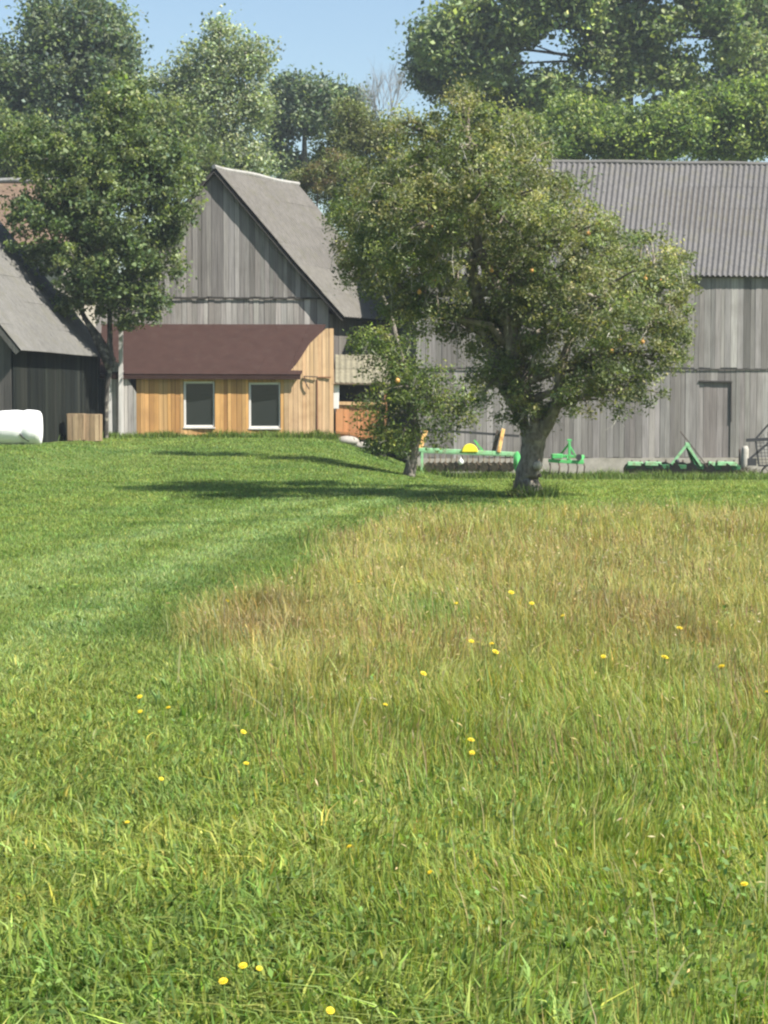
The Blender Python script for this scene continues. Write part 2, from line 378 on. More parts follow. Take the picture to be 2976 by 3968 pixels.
parts.append(leaf_quads(np.stack([xh, yh, gz(xh, yh)+hh], 1), rng.uniform(.02, .045, len(xh)), np.maximum(.006, .0006*yh), jit(np.repeat(np.array([[.42, .34, .17]]), len(xh), 0), .25, .15), .0, 1.6))
V, q, t3, c = join(parts)
tag(link_mesh('meadow_grass', np_mesh('meadow_grass', V, [(4, q), (3, t3)], c), M['grass']),
    'tall unmown meadow grass, yellow green with tan dry stalks', 'grass', kind='stuff')
# broad leaved weeds (clover, plantain, dandelion leaves) among the blades
xw, yw = sample(42000, 3.8, 17, 1.7); k = vn(xw, yw, .45, 31)+.25*(1-sstep(6, 12, yw)) > .72; xw, yw = xw[k], yw[k]
zw = gz(xw, yw)+rng.uniform(.01, .06, len(xw))*(1+.4*meadow(xw, yw))
wc = jit(np.repeat(np.array([[.15, .235, .055]]), len(xw), 0), .25, .15)
V, q, t3, c = leaf_quads(np.stack([xw, yw, zw], 1), rng.uniform(.018, .04, len(xw))*np.maximum(1, yw/10), rng.uniform(.010, .02, len(xw))*np.maximum(1, yw/10), wc, .4)
xr_, yr_ = sample(270, 4, 12, 1.5); k = rng.random(270) < .75; xr_, yr_ = xr_[k], yr_[k]
ri = np.repeat(np.arange(len(xr_)), 10)
rb = blades(xr_[ri]+rng.normal(0, .012, len(ri)), yr_[ri]+rng.normal(0, .012, len(ri)), rng.uniform(.05, .105, len(ri)), rng.uniform(.011, .019, len(ri)), jit(np.repeat(np.array([[.17, .27, .065]]), len(ri), 0), .2, .12), .8, .5)
V, q, t3, c = join([(V, q, t3, c), rb])
tag(link_mesh('ground_weeds', np_mesh('ground_weeds', V, [(4, q), (3, t3)], c), M['grass']),
    'small broad leaved weeds scattered through the near grass', 'weeds', kind='stuff')
# darker rank growth at the foot of the barns, the machines and the tree
xt, yt = [], []
for (x0, y0, x1, y1, n, sp) in [(.8, 56.3, 12, 55.3, 9000, .5), (-9.0, 56.9, -1.4, 57.3, 4200, .25), (2.2, 32.6, 2.9, 32.6, 420, .25), (-10.4, 50, -8.2, 56.5, 1500, .3)]:
    s_ = rng.random(n); xt.append(x0+(x1-x0)*s_+rng.normal(0, .1, n)); yt.append(y0+(y1-y0)*s_+rng.normal(0, sp, n))
xt = np.concatenate(xt); yt = np.concatenate(yt)
ht = rng.uniform(.1, .3, len(xt))*(.4+1.0*vn(xt, yt, .8, 33))
tc_ = jit(np.repeat(np.array([[.13, .19, .04]]), len(xt), 0), .25, .2)
V, q, t3, c = blades(xt, yt, ht, np.where(yt > 40, .022, .012)+0*ht, tc_, .35, .5)
tag(link_mesh('rank_grass', np_mesh('rank_grass', V, [(4, q), (3, t3)], c), M['grass']),
    'longer uncut grass along the foot of the barns and machines', 'grass', kind='stuff')

# ------------------------------------------------------------------ planks and roofs
def planks(mb, p0, p1, zb, zt, wmin=.12, wmax=.2, cols=((.2, .19, .18),), thick=.03, holes=(), gap=.008, jz=.02, jd=.010, cj=.13):
    """p0,p1 xy ends (seen from outside, left to right); zb/zt: functions of distance; holes (s0,s1,z0,z1)"""
    p0 = Vector((*p0[:2], 0)); p1 = Vector((*p1[:2], 0)); d = p1-p0; Ln = d.length; d.normalize(); n = Vector((d.y, -d.x, 0))
    cuts = sorted({h for q_ in holes for h in q_[:2]}); edges = [0]
    while edges[-1] < Ln-1e-6:
        nxt = edges[-1]+random.uniform(wmin, wmax)
        for c_ in cuts+[Ln]:
            if edges[-1] < c_-1e-6 and nxt > c_-wmin*.5: nxt = c_; break
        edges.append(min(nxt, Ln))
    for s0, s1 in zip(edges, edges[1:]):
        sm = (s0+s1)/2; base = random.choice(cols); f = math.exp(random.gauss(0, cj)); f *= 1.25 if random.random() < .09 else 1; c_ = [k*f*random.uniform(.985, 1.015) for k in base]
        off = random.uniform(0, jd); a_ = s0+gap/2; b_ = s1-gap/2
        segs = [(zb, zt)]
        for (h0, h1, z0, z1) in holes:
            if h0-1e-6 <= sm <= h1+1e-6:
                new = []
                for (lo, hi) in segs:
                    if hi(sm) > z1 and lo(sm) < z1: new.append(((lambda s, z=z1: z), hi))
                    if lo(sm) < z0: new.append((lo, (lambda s, z=z0: z)))
                    if lo(sm) >= z1 or hi(sm) <= z0: new.append((lo, hi))
                segs = new
        for lo, hi in segs:
            j0 = random.uniform(-jz, jz) if lo is zb else 0
            q0 = [p0+d*a_, p0+d*b_]; o1 = n*(off+thick)
            if hi(a_) <= lo(a_)+.01 and hi(b_) <= lo(b_)+.01: continue
            za, zbb = max(hi(a_), lo(a_)+j0), max(hi(b_), lo(b_)+j0)
            B = [q0[0]+o1, q0[1]+o1, q0[1]+n*.001, q0[0]+n*.001]
            bt = [Vector((v.x, v.y, (lo(a_) if i in (0, 3) else lo(b_))+j0)) for i, v in enumerate(B)]
            wj = d*random.uniform(-.006, .006)+n*random.uniform(0, .012)
            tp = [Vector((v.x+wj.x, v.y+wj.y, za if i in (0, 3) else zbb)) for i, v in enumerate(B)]
            mb.hexa(bt, tp, c_)
def slab(mb, pts, th, col=(1, 1, 1)):   # planar polygon with thickness along its normal (downwards)
    pts = [Vector(p) for p in pts]; n = (pts[1]-pts[0]).cross(pts[2]-pts[0]).normalized()
    if n.z < 0: n = -n
    m_ = len(pts); vs = pts+[p-n*th for p in pts]
    fs = [tuple(range(m_)), tuple(range(2*m_-1, m_-1, -1))]+[(i, i+m_, (i+1) % m_+m_, (i+1) % m_) for i in range(m_)]
    mb.add(vs, fs, col)
def corr_roof(mb, E0, E1, R0, R1, period=.17, amp=.025, rows=5, base=(.25, .235, .22), sheet=1.05, sag=.04):
    E0, E1, R0, R1 = map(Vector, (E0, E1, R0, R1)); Ln = (E1-E0).length
    nrm = (E1-E0).cross(R0-E0).normalized()
    if nrm.z < 0: nrm = -nrm
    nu = int(Ln/period*8); un = np.linspace(0, 1, nu+1)
    for r in range(rows):
        v0, v1 = r/rows-.012, (r+1)/rows
        v0 = max(v0, 0); n0 = len(mb.v)
        for vi, v in enumerate((v0, (v0+v1)/2, v1)):
            lift = .03-(.005 if vi == 2 else (.0025 if vi == 1 else 0))
            for u in un:
                p = E0.lerp(E1, u).lerp(R0.lerp(R1, u), v)
                o = amp*math.cos(2*math.pi*u*Ln/period)
                s_ = -sag*math.sin(math.pi*v)*math.sin(math.pi*u)+.008*math.sin(u*Ln*.9+r)+.01
                mb.v.append(tuple(p+nrm*(o+lift+s_)))
                sh = hash2(np.array([int(u*Ln/sheet)]), np.array([r]), 77)[0]
                f = .94+.12*sh
                mb.c.append((base[0]*f, base[1]*f, base[2]*f))
        w_ = nu+1
        for vi in range(2):
            for i in range(nu): a_ = n0+vi*w_+i; mb.f.append((a_, a_+1, a_+1+w_, a_+w_))
GREY = ((.20, .187, .175), (.225, .212, .20), (.18, .167, .156), (.25, .237, .225), (.195, .182, .173))

# ------------------------------------------------------------------ big barn on the right
BL = Vector((P(1610, 1560, 60.2).x, 60.0, 0)); bd = Vector((math.cos(R(5.5)), math.sin(R(5.5)), 0)); bn = Vector((bd.y, -bd.x, 0))
LB = 15.0
big = thing('plank_barn', (BL.x, BL.y, -.64), 'long weathered grey plank barn with a wide corrugated roof, standing behind the green farm machines', 'barn')
def bp_(s, dep=0, z=0): p = BL+bd*s-bn*dep; return Vector((p.x, p.y, z))
ZE, ZM, ZF = 5.55, 2.70, -.12
door_s0 = ((P(2705, 1600, 61).x-BL.x))/bd.x; door_s1 = (P(2828, 1600, 61).x-BL.x)/bd.x
mb = MB(); planks(mb, bp_(0), bp_(LB), lambda s: ZM-.03, lambda s: ZE, .12, .24, GREY, .03, jz=.03); mb.c = [tuple(k*.93 for k in c) for c in mb.c]
mb2 = MB()
for v in mb.v: pass
off = bn*.03; mb.v = [(v[0]+off.x, v[1]+off.y, v[2]) for v in mb.v]
w_up = mb.build('upper_wall', M['wood'], big)
mb = MB(); planks(mb, bp_(0), bp_(LB), lambda s: ZF-.02, lambda s: ZM, .12, .24, GREY, .03, holes=[(door_s0, door_s1, -.16, 2.28)], jz=.05)
planks(mb, bp_(0, 9, 0), bp_(0, .05), lambda s: ZF, lambda s: ZE-.1, .13, .22, GREY)
mb.build('lower_wall', M['wood'], big)
mb = MB()   # gable end facing left, backing walls
mb.hexa([bp_(.02, .04, -.9), bp_(LB-.02, .04, -.9), bp_(LB-.02, 11.9, -.9), bp_(.02, 11.9, -.9)], [bp_(.02, .04, ZE-.05), bp_(LB-.02, .04, ZE-.05), bp_(LB-.02, 11.9, ZE-.05), bp_(.02, 11.9, ZE-.05)], (.05, .045, .04))
mb.add([bp_(.03, .05, ZE-.05), bp_(.03, 11.9, ZE-.05), bp_(.03, 6, 9.65)], [(0, 1, 2)], (.2, .18, .17))
mb.add([bp_(LB-.03, .05, ZE-.05), bp_(LB-.03, 11.9, ZE-.05), bp_(LB-.03, 6, 9.65)], [(0, 2, 1)], (.2, .18, .17))
mb.build('inner_wall', M['wood'], big)
mb = MB(); mb.hexa([bp_(-.05, -.06, -1.1), bp_(LB, -.06, -1.1), bp_(LB, .3, -1.1), bp_(-.05, .3, -1.1)], [bp_(-.05, -.06, ZF-.01), bp_(LB, -.06, ZF-.01), bp_(LB, .3, ZF-.01), bp_(-.05, .3, ZF-.01)])
mb.build('foundation', M['concrete'], big)
mb = MB(); slab(mb, [bp_(-.3, -.16, ZE-.02), bp_(LB+.3, -.16, ZE-.02), bp_(LB+.3, 6, 9.72), bp_(-.3, 6, 9.72)], .05, (.1, .09, .08))
corr_roof(mb, bp_(-.35, -.24, ZE-.04), bp_(LB+.35, -.24, ZE-.04), bp_(-.35+1.2, 6, 9.74), bp_(LB+.35+2.6, 6, 9.74), .172, .028, 5, (.132, .127, .125))
slab(mb, [bp_(-.3, 12.2, ZE-.02), bp_(LB+.3, 12.2, ZE-.02), bp_(LB+.3, 6, 9.70), bp_(-.3, 6, 9.70)], .05, (.25, .24, .23))
roof = mb.build('roof', M['fibre'], big)
mb = MB(); mb.tube([bp_(-.35+s*.98, 6.0, 9.79+.015*math.sin(s*1.7)) for s in range(0, 17)], .085, 8, (.15, .145, .14)); mb.build('ridge_cap', M['fibre'], roof)
mb = MB(); planks(mb, bp_(door_s0, .03), bp_(door_s1, .03), lambda s: -.12, lambda s: 2.22, .15, .22, ((.19, .17, .16), (.21, .19, .18)), .025, jz=.005)
dr = mb.build('door', M['wood'], big)
mb = MB()
mb.bar(bp_(door_s0-.02, -.055, 2.27), bp_(door_s1+.04, -.055, 2.25), .05, .05, (.05, .045, .04)); mb.bar(bp_(door_s1+.02, -.05, 2.25), bp_(door_s1+.02, -.05, 1.0), .03, .03, (.07, .06, .055))
mb.build('door_rail', M['wood'], dr)
mb = MB(); mb.bar(bp_(0, -.075, ZM-.06), bp_(LB, -.075, ZM-.06), .02, .03, (.06, .055, .05)); mb.build('drip_board', M['wood'], big)

# ------------------------------------------------------------------ barn with the gable towards the camera
GA = P(830, 655, 60); GZ = GA.z; gx0, gx1 = P(372, 1180, 60).x, P(1272, 1180, 60).x
gy0, gy1 = 59.9, 60.35; rd = Vector((.44, .90, 0)); GL = 5.0; EZ = P(1290, 1195, 60).z
def gw(x): return gy0+(x-gx0)/(gx1-gx0)*(gy1-gy0)
gab = thing('gabled_barn', ((gx0+gx1)/2, 60.1, .55), 'tall grey board barn with steep gable end, standing behind the brown roofed annex', 'barn')
ax_ = GA.x; slR = (GZ-EZ)/(P(1290, 1195, 60).x-ax_); slL = (GZ-EZ)/(ax_-P(372, 1180, 60).x)
Lg = (Vector((gx1, gy1, 0))-Vector((gx0, gy0, 0))).length
def gtop(s):
    x_ = gx0+(gx1-gx0)*s/Lg; return (GZ-.12)-((x_-ax_)*slR if x_ > ax_ else (ax_-x_)*slL)
ZG1 = P(900, 1152, 60).z; 
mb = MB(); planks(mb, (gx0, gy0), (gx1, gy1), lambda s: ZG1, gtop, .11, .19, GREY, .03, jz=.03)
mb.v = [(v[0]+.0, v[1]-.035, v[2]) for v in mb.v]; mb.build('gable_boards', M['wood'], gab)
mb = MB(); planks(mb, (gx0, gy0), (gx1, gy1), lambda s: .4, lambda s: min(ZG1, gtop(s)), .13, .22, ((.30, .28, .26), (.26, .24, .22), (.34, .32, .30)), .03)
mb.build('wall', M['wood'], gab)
mb = MB(); q0 = Vector((gx1, gy1, 0)); q1 = q0+rd*GL
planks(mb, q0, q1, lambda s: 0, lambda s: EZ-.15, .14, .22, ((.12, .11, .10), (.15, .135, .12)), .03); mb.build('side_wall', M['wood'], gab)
mb = MB()
b0 = [Vector((gx0+.02, gy0+.03, 0)), Vector((gx1-.03, gy1+.03, 0)), Vector((gx1-.03, gy1+.03, 0))+rd*GL, Vector((gx0+.02, gy0+.03, 0))+rd*GL]
mb.hexa([v+Vector((0, 0, -.3)) for v in b0], [v+Vector((0, 0, EZ-.35)) for v in b0], (.06, .05, .045))
for e in (0.03, GL):
    a_ = Vector((gx0+.05, gy0+.0, EZ-.35))+rd*e; b_ = Vector((gx1-.05, gy1, EZ-.35))+rd*e; c_ = Vector((ax_, gw(ax_), GZ-.25))+rd*e
    mb.add([a_, b_, c_], [(0, 1, 2)], (.07, .06, .055))
mb.build('inner_wall', M['wood'], gab)
V3 = Vector
rA0 = V3((ax_, gw(ax_)-.20, GZ)); rA1 = rA0+rd*(GL+.4)
eR0 = V3((P(1292, 1195, 60).x+.03, gy1-.20, EZ-.05)); eR1 = eR0+rd*(GL+.4)+V3((0, 0, -.0))
eL0 = V3((P(372, 1180, 60).x, gy0-.20, EZ-.05)); eL1 = eL0+rd*(GL+.4)
mb = MB()
# concave old roof: the lower part flattens out slightly towards the eave
kn0 = eR0.lerp(rA0, .32)+V3((0, 0, -.01)); kn1 = eR1.lerp(rA1, .32)+V3((0, 0, -.01))
ex0 = eR0+V3((.25, 0, -.22)); ex1 = eR1+V3((.25, 0, -.22))
slab(mb, [kn0, kn1, rA1, rA0], .07, (.05, .045, .04)); slab(mb, [ex0, ex1, kn1, kn0], .07, (.05, .045, .04))
slab(mb, [eL0, eL1, rA1, rA0], .07, (.05, .045, .04))
corr_roof(mb, kn0+V3((0, -.05, 0)), kn1, rA0+V3((0, -.05, 0)), rA1, .172, .02, 4, (.15, .14, .128), sag=-.03)
corr_roof(mb, ex0+V3((0, -.05, 0)), ex1, kn0+V3((0, -.05, 0)), kn1, .172, .02, 2, (.16, .15, .135), sag=0)
corr_roof(mb, eL1, eL0, rA1, rA0, .172, .02, 5, (.30, .285, .26), sag=0)
rf = mb.build('roof', M['fibre'], gab)
mb = MB(); mb.tube([rA0+rd*s*.54+V3((0, -.06 if s == 0 else 0, .06-.02*math.sin(s*.35*math.pi/1.05))) for s in range(0, 11)], .07, 8, (.36, .35, .33)); mb.build('ridge_cap', M['fibre'], rf)
mb = MB()
for a_, b_ in ((kn0, rA0), (ex0, kn0), (eL0, rA0)): mb.bar(a_+V3((0, .0, -.10)), b_+V3((0, .0, -.10)), .03, .14, (.055, .05, .045), up=V3((0, 1, 0)))
mb.build('bargeboard', M['wood'], rf)
mb = MB(); mb.bar((gx0, gy0-.09, ZG1-.02), (gx1, gy1-.09, ZG1-.02), .02, .05, (.05, .045, .04)); mb.build('drip_board', M['wood'], gab)

# ------------------------------------------------------------------ annex with the brown roof
AY0, AY1 = 57.4, 57.75
def anx(px): return P(px, 1600, 57.5).x
ax0, ax1 = anx(530), anx(1292)
anex = thing('lean_to_annex', ((ax0+ax1)/2, 57.5, .55), 'lean-to annex of honey coloured pine boards under a dark brown roof, two white framed windows', 'annex')
def ay(x): return AY0+(x-ax0)/(ax1-ax0)*(AY1-AY0)
La = (V3((ax1, AY1, 0))-V3((ax0, AY0, 0))).length
def sa(px): return (anx(px)-ax0)/(ax1-ax0)*La
ZA = P(800, 1462, 57.5).z
zr = lambda py: P(800, py, 57.55).z
zwin0, zwin1 = zr(1655), zr(1478)
def atop(px):  # raised wing board wall on the right
    pts = [(530, 1462), (1080, 1500), (1082, 1490), (1160, 1395), (1200, 1330), (1262, 1272), (1292, 1272)]
    for (a_, b_), (c_, d_) in zip(pts, pts[1:]):
        if px <= c_: return b_+(d_-b_)*(px-a_)/(c_-a_)
    return 1280
def ztop(s):
    px = 530+s/La*(1292-530)
    return ZA if px < 1090 else zr(atop(px))
PINE = ((.52, .30, .115), (.47, .265, .10), (.58, .34, .14), (.42, .225, .085), (.60, .38, .17)); PINK = ((.58, .40, .24), (.54, .36, .21), (.62, .44, .26))
holes = [(sa(712), sa(832), zwin0, zwin1), (sa(963), sa(1086), zwin0-.03, zwin1-.03)]
mb = MB(); planks(mb, (ax0, AY0), (V3((ax0, AY0, 0)).lerp(V3((ax1, AY1, 0)), (sa(1100))/La)), lambda s: .42, ztop, .11, .17, PINE, .025, holes=holes, cj=.14)
mb.build('wall', M['fresh'], anex)
pm = V3((ax0, AY0, 0)).lerp(V3((ax1, AY1, 0)), sa(1100)/La); sh0 = sa(1100)
mb = MB(); planks(mb, pm, (ax1, AY1), lambda s: .42, lambda s: ztop(s+sh0), .10, .15, PINK, .04, jz=.01, cj=.10)
wing = mb.build('wing_wall', M['fresh'], anex); wing['label'] = 'paler boards rising in a slanting wing at the right end'
mb = MB()   # dark door joint and trim
xj = anx(1228); mb.box((xj, ay(xj)-.06, (zr(1470)+.42)/2), (.035, .03, zr(1470)-.42), col=(.16, .06, .035))
xj = anx(1256); mb.box((xj, ay(xj)-.075, zr(1462)), (.40, .03, .035), col=(.22, .10, .05))
mb.build('door_trim', M['fresh'], anex)
mb = MB(); a_ = V3((anx(1176), ay(anx(1176))-.09, zr(1458))); mb.bar(a_, a_+V3((.42, 0, -.02)), .03, .03); mb.tube([a_+V3((.02, -.02, 0)), a_+V3((.05, -.03, -.16)), a_+V3((.12, -.03, -.3)), a_+V3((.16, -.02, -.38))], .018, 6)
mb.build('wall_bracket', M['steel'], anex)
mb = MB(); rx0, rx1t, rx1b = anx(395), anx(1268), anx(1150)
ry = 59.75; zt_ = P(860, 1256, 59.8).z; zt2 = zt_
# roof overhangs the front; cut obliquely at the right where the wing wall stands
A_ = V3((rx0, ay(rx0)-.24, ZA+.10)); B_ = V3((anx(1165), ay(anx(1165))-.24, ZA+.085)); C_ = V3((P(1262, 1262, 59.8).x, ry+.25, zt2-.0)); D_ = V3((P(395, 1250, 59.8).x, ry, zt_))
slab(mb, [A_, B_, C_, D_], .05)
for k in range(0, 7):   # lapped seams of the felt
    u = (k+.5)/7; a_ = A_.lerp(B_, u); d_ = D_.lerp(C_, u); mb.bar(a_+V3((0, 0, .004)), d_+V3((0, 0, .004)), .03, .008)
arf = mb.build('roof', M['brownroof'], anex)
mb = MB(); mb.bar(A_+V3((0, .02, -.09)), B_+V3((0, .02, -.09)), .025, .12); mb.build('fascia', M['brownroof'], arf)
mb = MB()   # inner shell
mb.hexa([(ax0+.03, AY0+.12, 0), (ax1-.05, AY1+.12, 0), (ax1-.05, 60.2, 0), (ax0+.03, 59.8, 0)], [(ax0+.03, AY0+.12, ZA-.05), (ax1-.05, AY1+.12, ZA-.05), (ax1-.05, 60.2, zt_-.35), (ax0+.03, 59.8, zt_-.35)])
mb.build('inner_wall', M['interior'], anex)
for i, (p0, p1, dz) in enumerate(((712, 832, 0), (963, 1086, -.03))):
    xa, xb_ = anx(p0), anx(p1); yy = ay((xa+xb_)/2); z0, z1 = zwin0+dz, zwin1+dz; mb = MB(); fw = .06
    for (cx, cz, sx, sz) in (((xa+fw/2), (z0+z1)/2, fw, z1-z0), ((xb_-fw/2), (z0+z1)/2, fw*.55, z1-z0), ((xa+xb_)/2, z0+fw/2, xb_-xa-fw*2, fw), ((xa+xb_)/2, z1-fw/2, xb_-xa-fw*2, fw)):
        mb.box((cx, yy+.055, cz), (sx, .07, sz))
    wn = mb.build('window', M['white'], anex)
    mb = MB(); mb.box(((xa+xb_)/2, yy+.065, (z0+z1)/2), (xb_-xa-fw*1.9, .012, z1-z0-fw*2)); mb.build('pane', M['glass'], wn)
    mb = MB(); mb.box(((xa+xb_)/2, yy-.03, z0-.02), (xb_-xa+.02, .1, .03)); mb.build('sill', M['white'], wn)
# weathered wing boards left of the annex
gl = thing('weathered_board_screen', (anx(490), 57.2, .55), 'pale silvery board screen with slanting top and tall white post, beside the annex', 'fence')
s0x, s1x = anx(436), anx(532); Ls = s1x-s0x
def st_(s):
    px = 436+s/Ls*96; return zr(1400+max(0, (px-462))*1.75) if px > 440 else zr(1400)
mb = MB(); planks(mb, (s0x, 57.25), (s1x, 57.3), lambda s: .42, st_, .1, .16, ((.46, .44, .41), (.40, .38, .35), (.52, .50, .47)), .03, cj=.12); mb.build('boards', M['wood'], gl)
mb = MB(); mb.bar((anx(474), 57.12, .4), (anx(478), 57.12, zr(1238)), .12, .09, (.62, .60, .57)); mb.build('post', M['wood'], gl)
mb = MB(); mb.bar((anx(431), 57.1, .4), (anx(429), 57.1, zr(1395)), .15, .08, (.66, .64, .61)); mb.build('post', M['wood'], gl)

# ------------------------------------------------------------------ low hut right of the annex
hx0, hx1 = P(1300, 1600, 57.95).x, P(1500, 1600, 57.95).x
hut = thing('wooden_hut', ((hx0+hx1)/2, 58.55, .3), 'small orange board hut with dark open hatch and pale roof, beside the annex', 'hut')
zh = lambda py: P(1400, py, 57.95).z
mb = MB(); planks(mb, (hx0, 57.95), (hx1, 58.10), lambda s: zh(1702)-.02*s, lambda s: zh(1572), .17, .26, ((.44, .20, .09), (.50, .24, .11), (.40, .18, .08)), .03, cj=.12); mb.build('front_wall', M['fresh'], hut)
mb = MB(); mb.bar((hx0, 57.88, zh(1562)), (hx1, 58.00, zh(1566)), .05, .1, (.55, .36, .2)); mb.bar((hx0+.02, 57.89, zh(1675)), (hx1, 57.95, zh(1692)), .04, .07, (.36, .17, .07)); mb.build('rail', M['fresh'], hut)
for px in (1306, 1494): mb = MB(); xx = P(px, 1600, 57.95).x; mb.bar((xx, 58.00, zh(1700)), (xx, 58.00, zh(1485)), .07, .07, (.4, .2, .1)); mb.build('corner_post', M['fresh'], hut)
mb = MB(); mb.hexa([(hx0+.04, 58.45, -.2), (hx1-.04, 58.55, -.2), (hx1-.04, 59.85, -.2), (hx0+.04, 59.85, -.2)], [(hx0+.04, 58.45, zh(1475)), (hx1-.04, 58.55, zh(1475)), (hx1-.04, 59.85, zh(1420)), (hx0+.04, 59.85, zh(1420))]); mb.build('inner_wall', M['interior'], hut)
mb = MB(); corr_roof(mb, (hx0-.0, 57.75, zh(1487)), (hx1+.1, 57.85, zh(1492)), (hx0-.05, 59.95, zh(1418)+.35), (hx1+.1, 59.95, zh(1418)+.35), .172, .008, 2, (.22, .20, .14), sag=0)
slab(mb, [(hx0-.1, 57.70, zh(1487)), (hx1+.08, 57.80, zh(1490)), (hx1+.08, 59.95, zh(1418)+.33), (hx0-.05, 59.95, zh(1418)+.33)], .04, (.2, .15, .1)); mb.build('roof', M['fibre'], hut)
mb = MB(); mb.sphere((P(1345, 1715, 57.55).x, 57.65, gz1(-1.1, 57.65)+.1), (.36, .3, .16), 14, 8, (1, 1, 1)); mb.sphere((P(1400, 1715, 57.55).x, 57.70, gz1(-.7, 57.65)+.08), (.3, .25, .13)); 
st = mb.build('foundation_stone', M['concrete'], hut, smooth=True)
# white board leaning on the annex corner
c0 = P(1296, 1537, 57.85)
mb = MB(); mb.box(c0, (.27, .05, .72), Matrix.Rotation(R(2), 4, 'Y')); mb.box(c0+V3((0, -.03, .33)), (.27, .02, .03), Matrix.Rotation(R(2), 4, 'Y'))
o = mb.build('white_panel', M['white'], None, (c0.x, c0.y, c0.z-.36), bevel=.01); tag(o, 'bright white upright panel fixed at the right corner of the pine annex', 'panel')

# ------------------------------------------------------------------ dark shed on the left
eA = P(70, 1352, 49.3); eB = P(418, 1380, 57.2); ed = (eB-eA); ed.z = 0; ed.normalize(); en = V3((-ed.y, ed.x, 0))  # en points left, up the slope
ZS = (eA.z+eB.z)/2; slope = 1.2; W2 = 3.6
shed = thing('black_shed', (eA.x-1, 52.5, .5), 'low shed with black boarded walls under a steep pale grey roof, at the left edge', 'shed')
def sp(a_, up): p = V3((eA.x, eA.y, 0))+ed*a_+en*up; return V3((p.x, p.y, ZS+up*slope))
Le = (V3((eB.x, eB.y, 0))-V3((eA.x, eA.y, 0))).length
mb = MB(); slab(mb, [sp(0, 0), sp(Le, 0), sp(Le, W2), sp(0, W2)], .05, (.05, .05, .045)); slab(mb, [sp(0, W2), sp(Le, W2), V3(tuple(sp(Le, 2*W2))[:2]+(ZS,)), V3(tuple(sp(0, 2*W2))[:2]+(ZS,))], .05, (.2, .2, .2))
corr_roof(mb, sp(-.05, -.05), sp(Le+.05, -.05), sp(-.05, W2), sp(Le+.05, W2), .172, .014, 6, (.145, .14, .13), sag=-.03)
rs = mb.build('roof', M['fibre'], shed)
mb = MB(); mb.bar(sp(-.02, 0)+V3((0, 0, -.1)), sp(-.02, W2)+V3((0, 0, -.1)), .03, .14, (.1, .1, .09)); mb.build('bargeboard', M['wood'], rs)
NEARBLACK = ((.010, .012, .010), (.013, .015, .012), (.008, .010, .009), (.017, .018, .015))  # near-black board tones, far darker than the other plank walls
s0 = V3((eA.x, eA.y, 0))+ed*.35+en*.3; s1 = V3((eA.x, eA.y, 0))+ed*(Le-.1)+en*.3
mb = MB(); planks(mb, s0, s1, lambda s: .3, lambda s: ZS+.25, .15, .24, NEARBLACK, .03)
mb.build('wall', M['boarded'], shed)
s2 = s0+en*6.6; mb = MB(); g_ = lambda s: ZS+.2+slope*min(6.6-s, s)+.0
planks(mb, s2, s0, lambda s: .2, g_, .13, .22, ((.10, .095, .085), (.075, .072, .065), (.13, .12, .11)), .03); gw_ = mb.build('gable_wall', M['wood'], shed)
mb = MB(); b_ = [s0+en*.04+ed*.05, s1+en*.04-ed*.02, s1+en*6.5, s0+en*6.5+ed*.05]; mb.hexa([v+V3((0, 0, -.2)) for v in b_], [v+V3((0, 0, ZS+.15)) for v in b_], (.03, .03, .03)); mb.build('inner_wall', M['wood'], shed)

# wrapped bales
def bale(cx, cy, r, ln, ang, label):
    z0 = gz1(cx, cy); d = V3((math.cos(ang), math.sin(ang), 0)); c = V3((cx, cy, z0+r*.93))
    o = thing('wrapped_bale', (cx, cy, z0), label, 'bale')
    mb = MB(); prof = [(-.5, .0), (-.5, .45), (-.485, .80), (-.45, .93), (-.36, .97), (-.1, .985), (0, .98), (.05, .97), (.08, .97), (.11, .975), (.17, 1.01), (.25, 1.015), (.36, 1.0), (.45, .93), (.485, .80), (.5, .45), (.5, .0)]
    n = 28; n0 = 0; xx = V3((0, 0, 1)).cross(d)
    for (s_, r_) in prof:
        for k in range(n):
            a_ = 2*math.pi*k/n; rr = r*max(r_, .001)*(1+.015*math.sin(5*a_+s_*9)+.012*random.random()-.035*math.exp(-((s_-.08)/.05)**2))
            zz = math.sin(a_)*rr; zz = max(zz, -r*.93)
            mb.v.append(tuple(c+d*s_*ln+xx*math.cos(a_)*rr+V3((0, 0, zz)))); mb.c.append((1, 1, 1))
    for i in range(len(prof)-1):
        for k in range(n): mb.f.append((i*n+k, i*n+(k+1) % n, (i+1)*n+(k+1) % n, (i+1)*n+k))
    mb.build('film_wrap', M['wrap'], o, smooth=True)
    mb = MB()
    p_ = c+d*.5*ln; f = V3((0, -1, 0))
    mb.tube([c+d*(.08)*ln+V3((0, -r*.93, -r*.30)), c+d*.14*ln+V3((0, -r*.86, -r*.5)), c+d*.26*ln+V3((0, -r*.72, -r*.70))], .022, 5, (.3, .3, .3)); mb.build('loose_fold', M['black'], o)
bale(P(74, 1650, 48.2).x, 48.2, .45, 1.14, R(5), 'big white plastic wrapped bale with a dark fold, lying before the black shed')
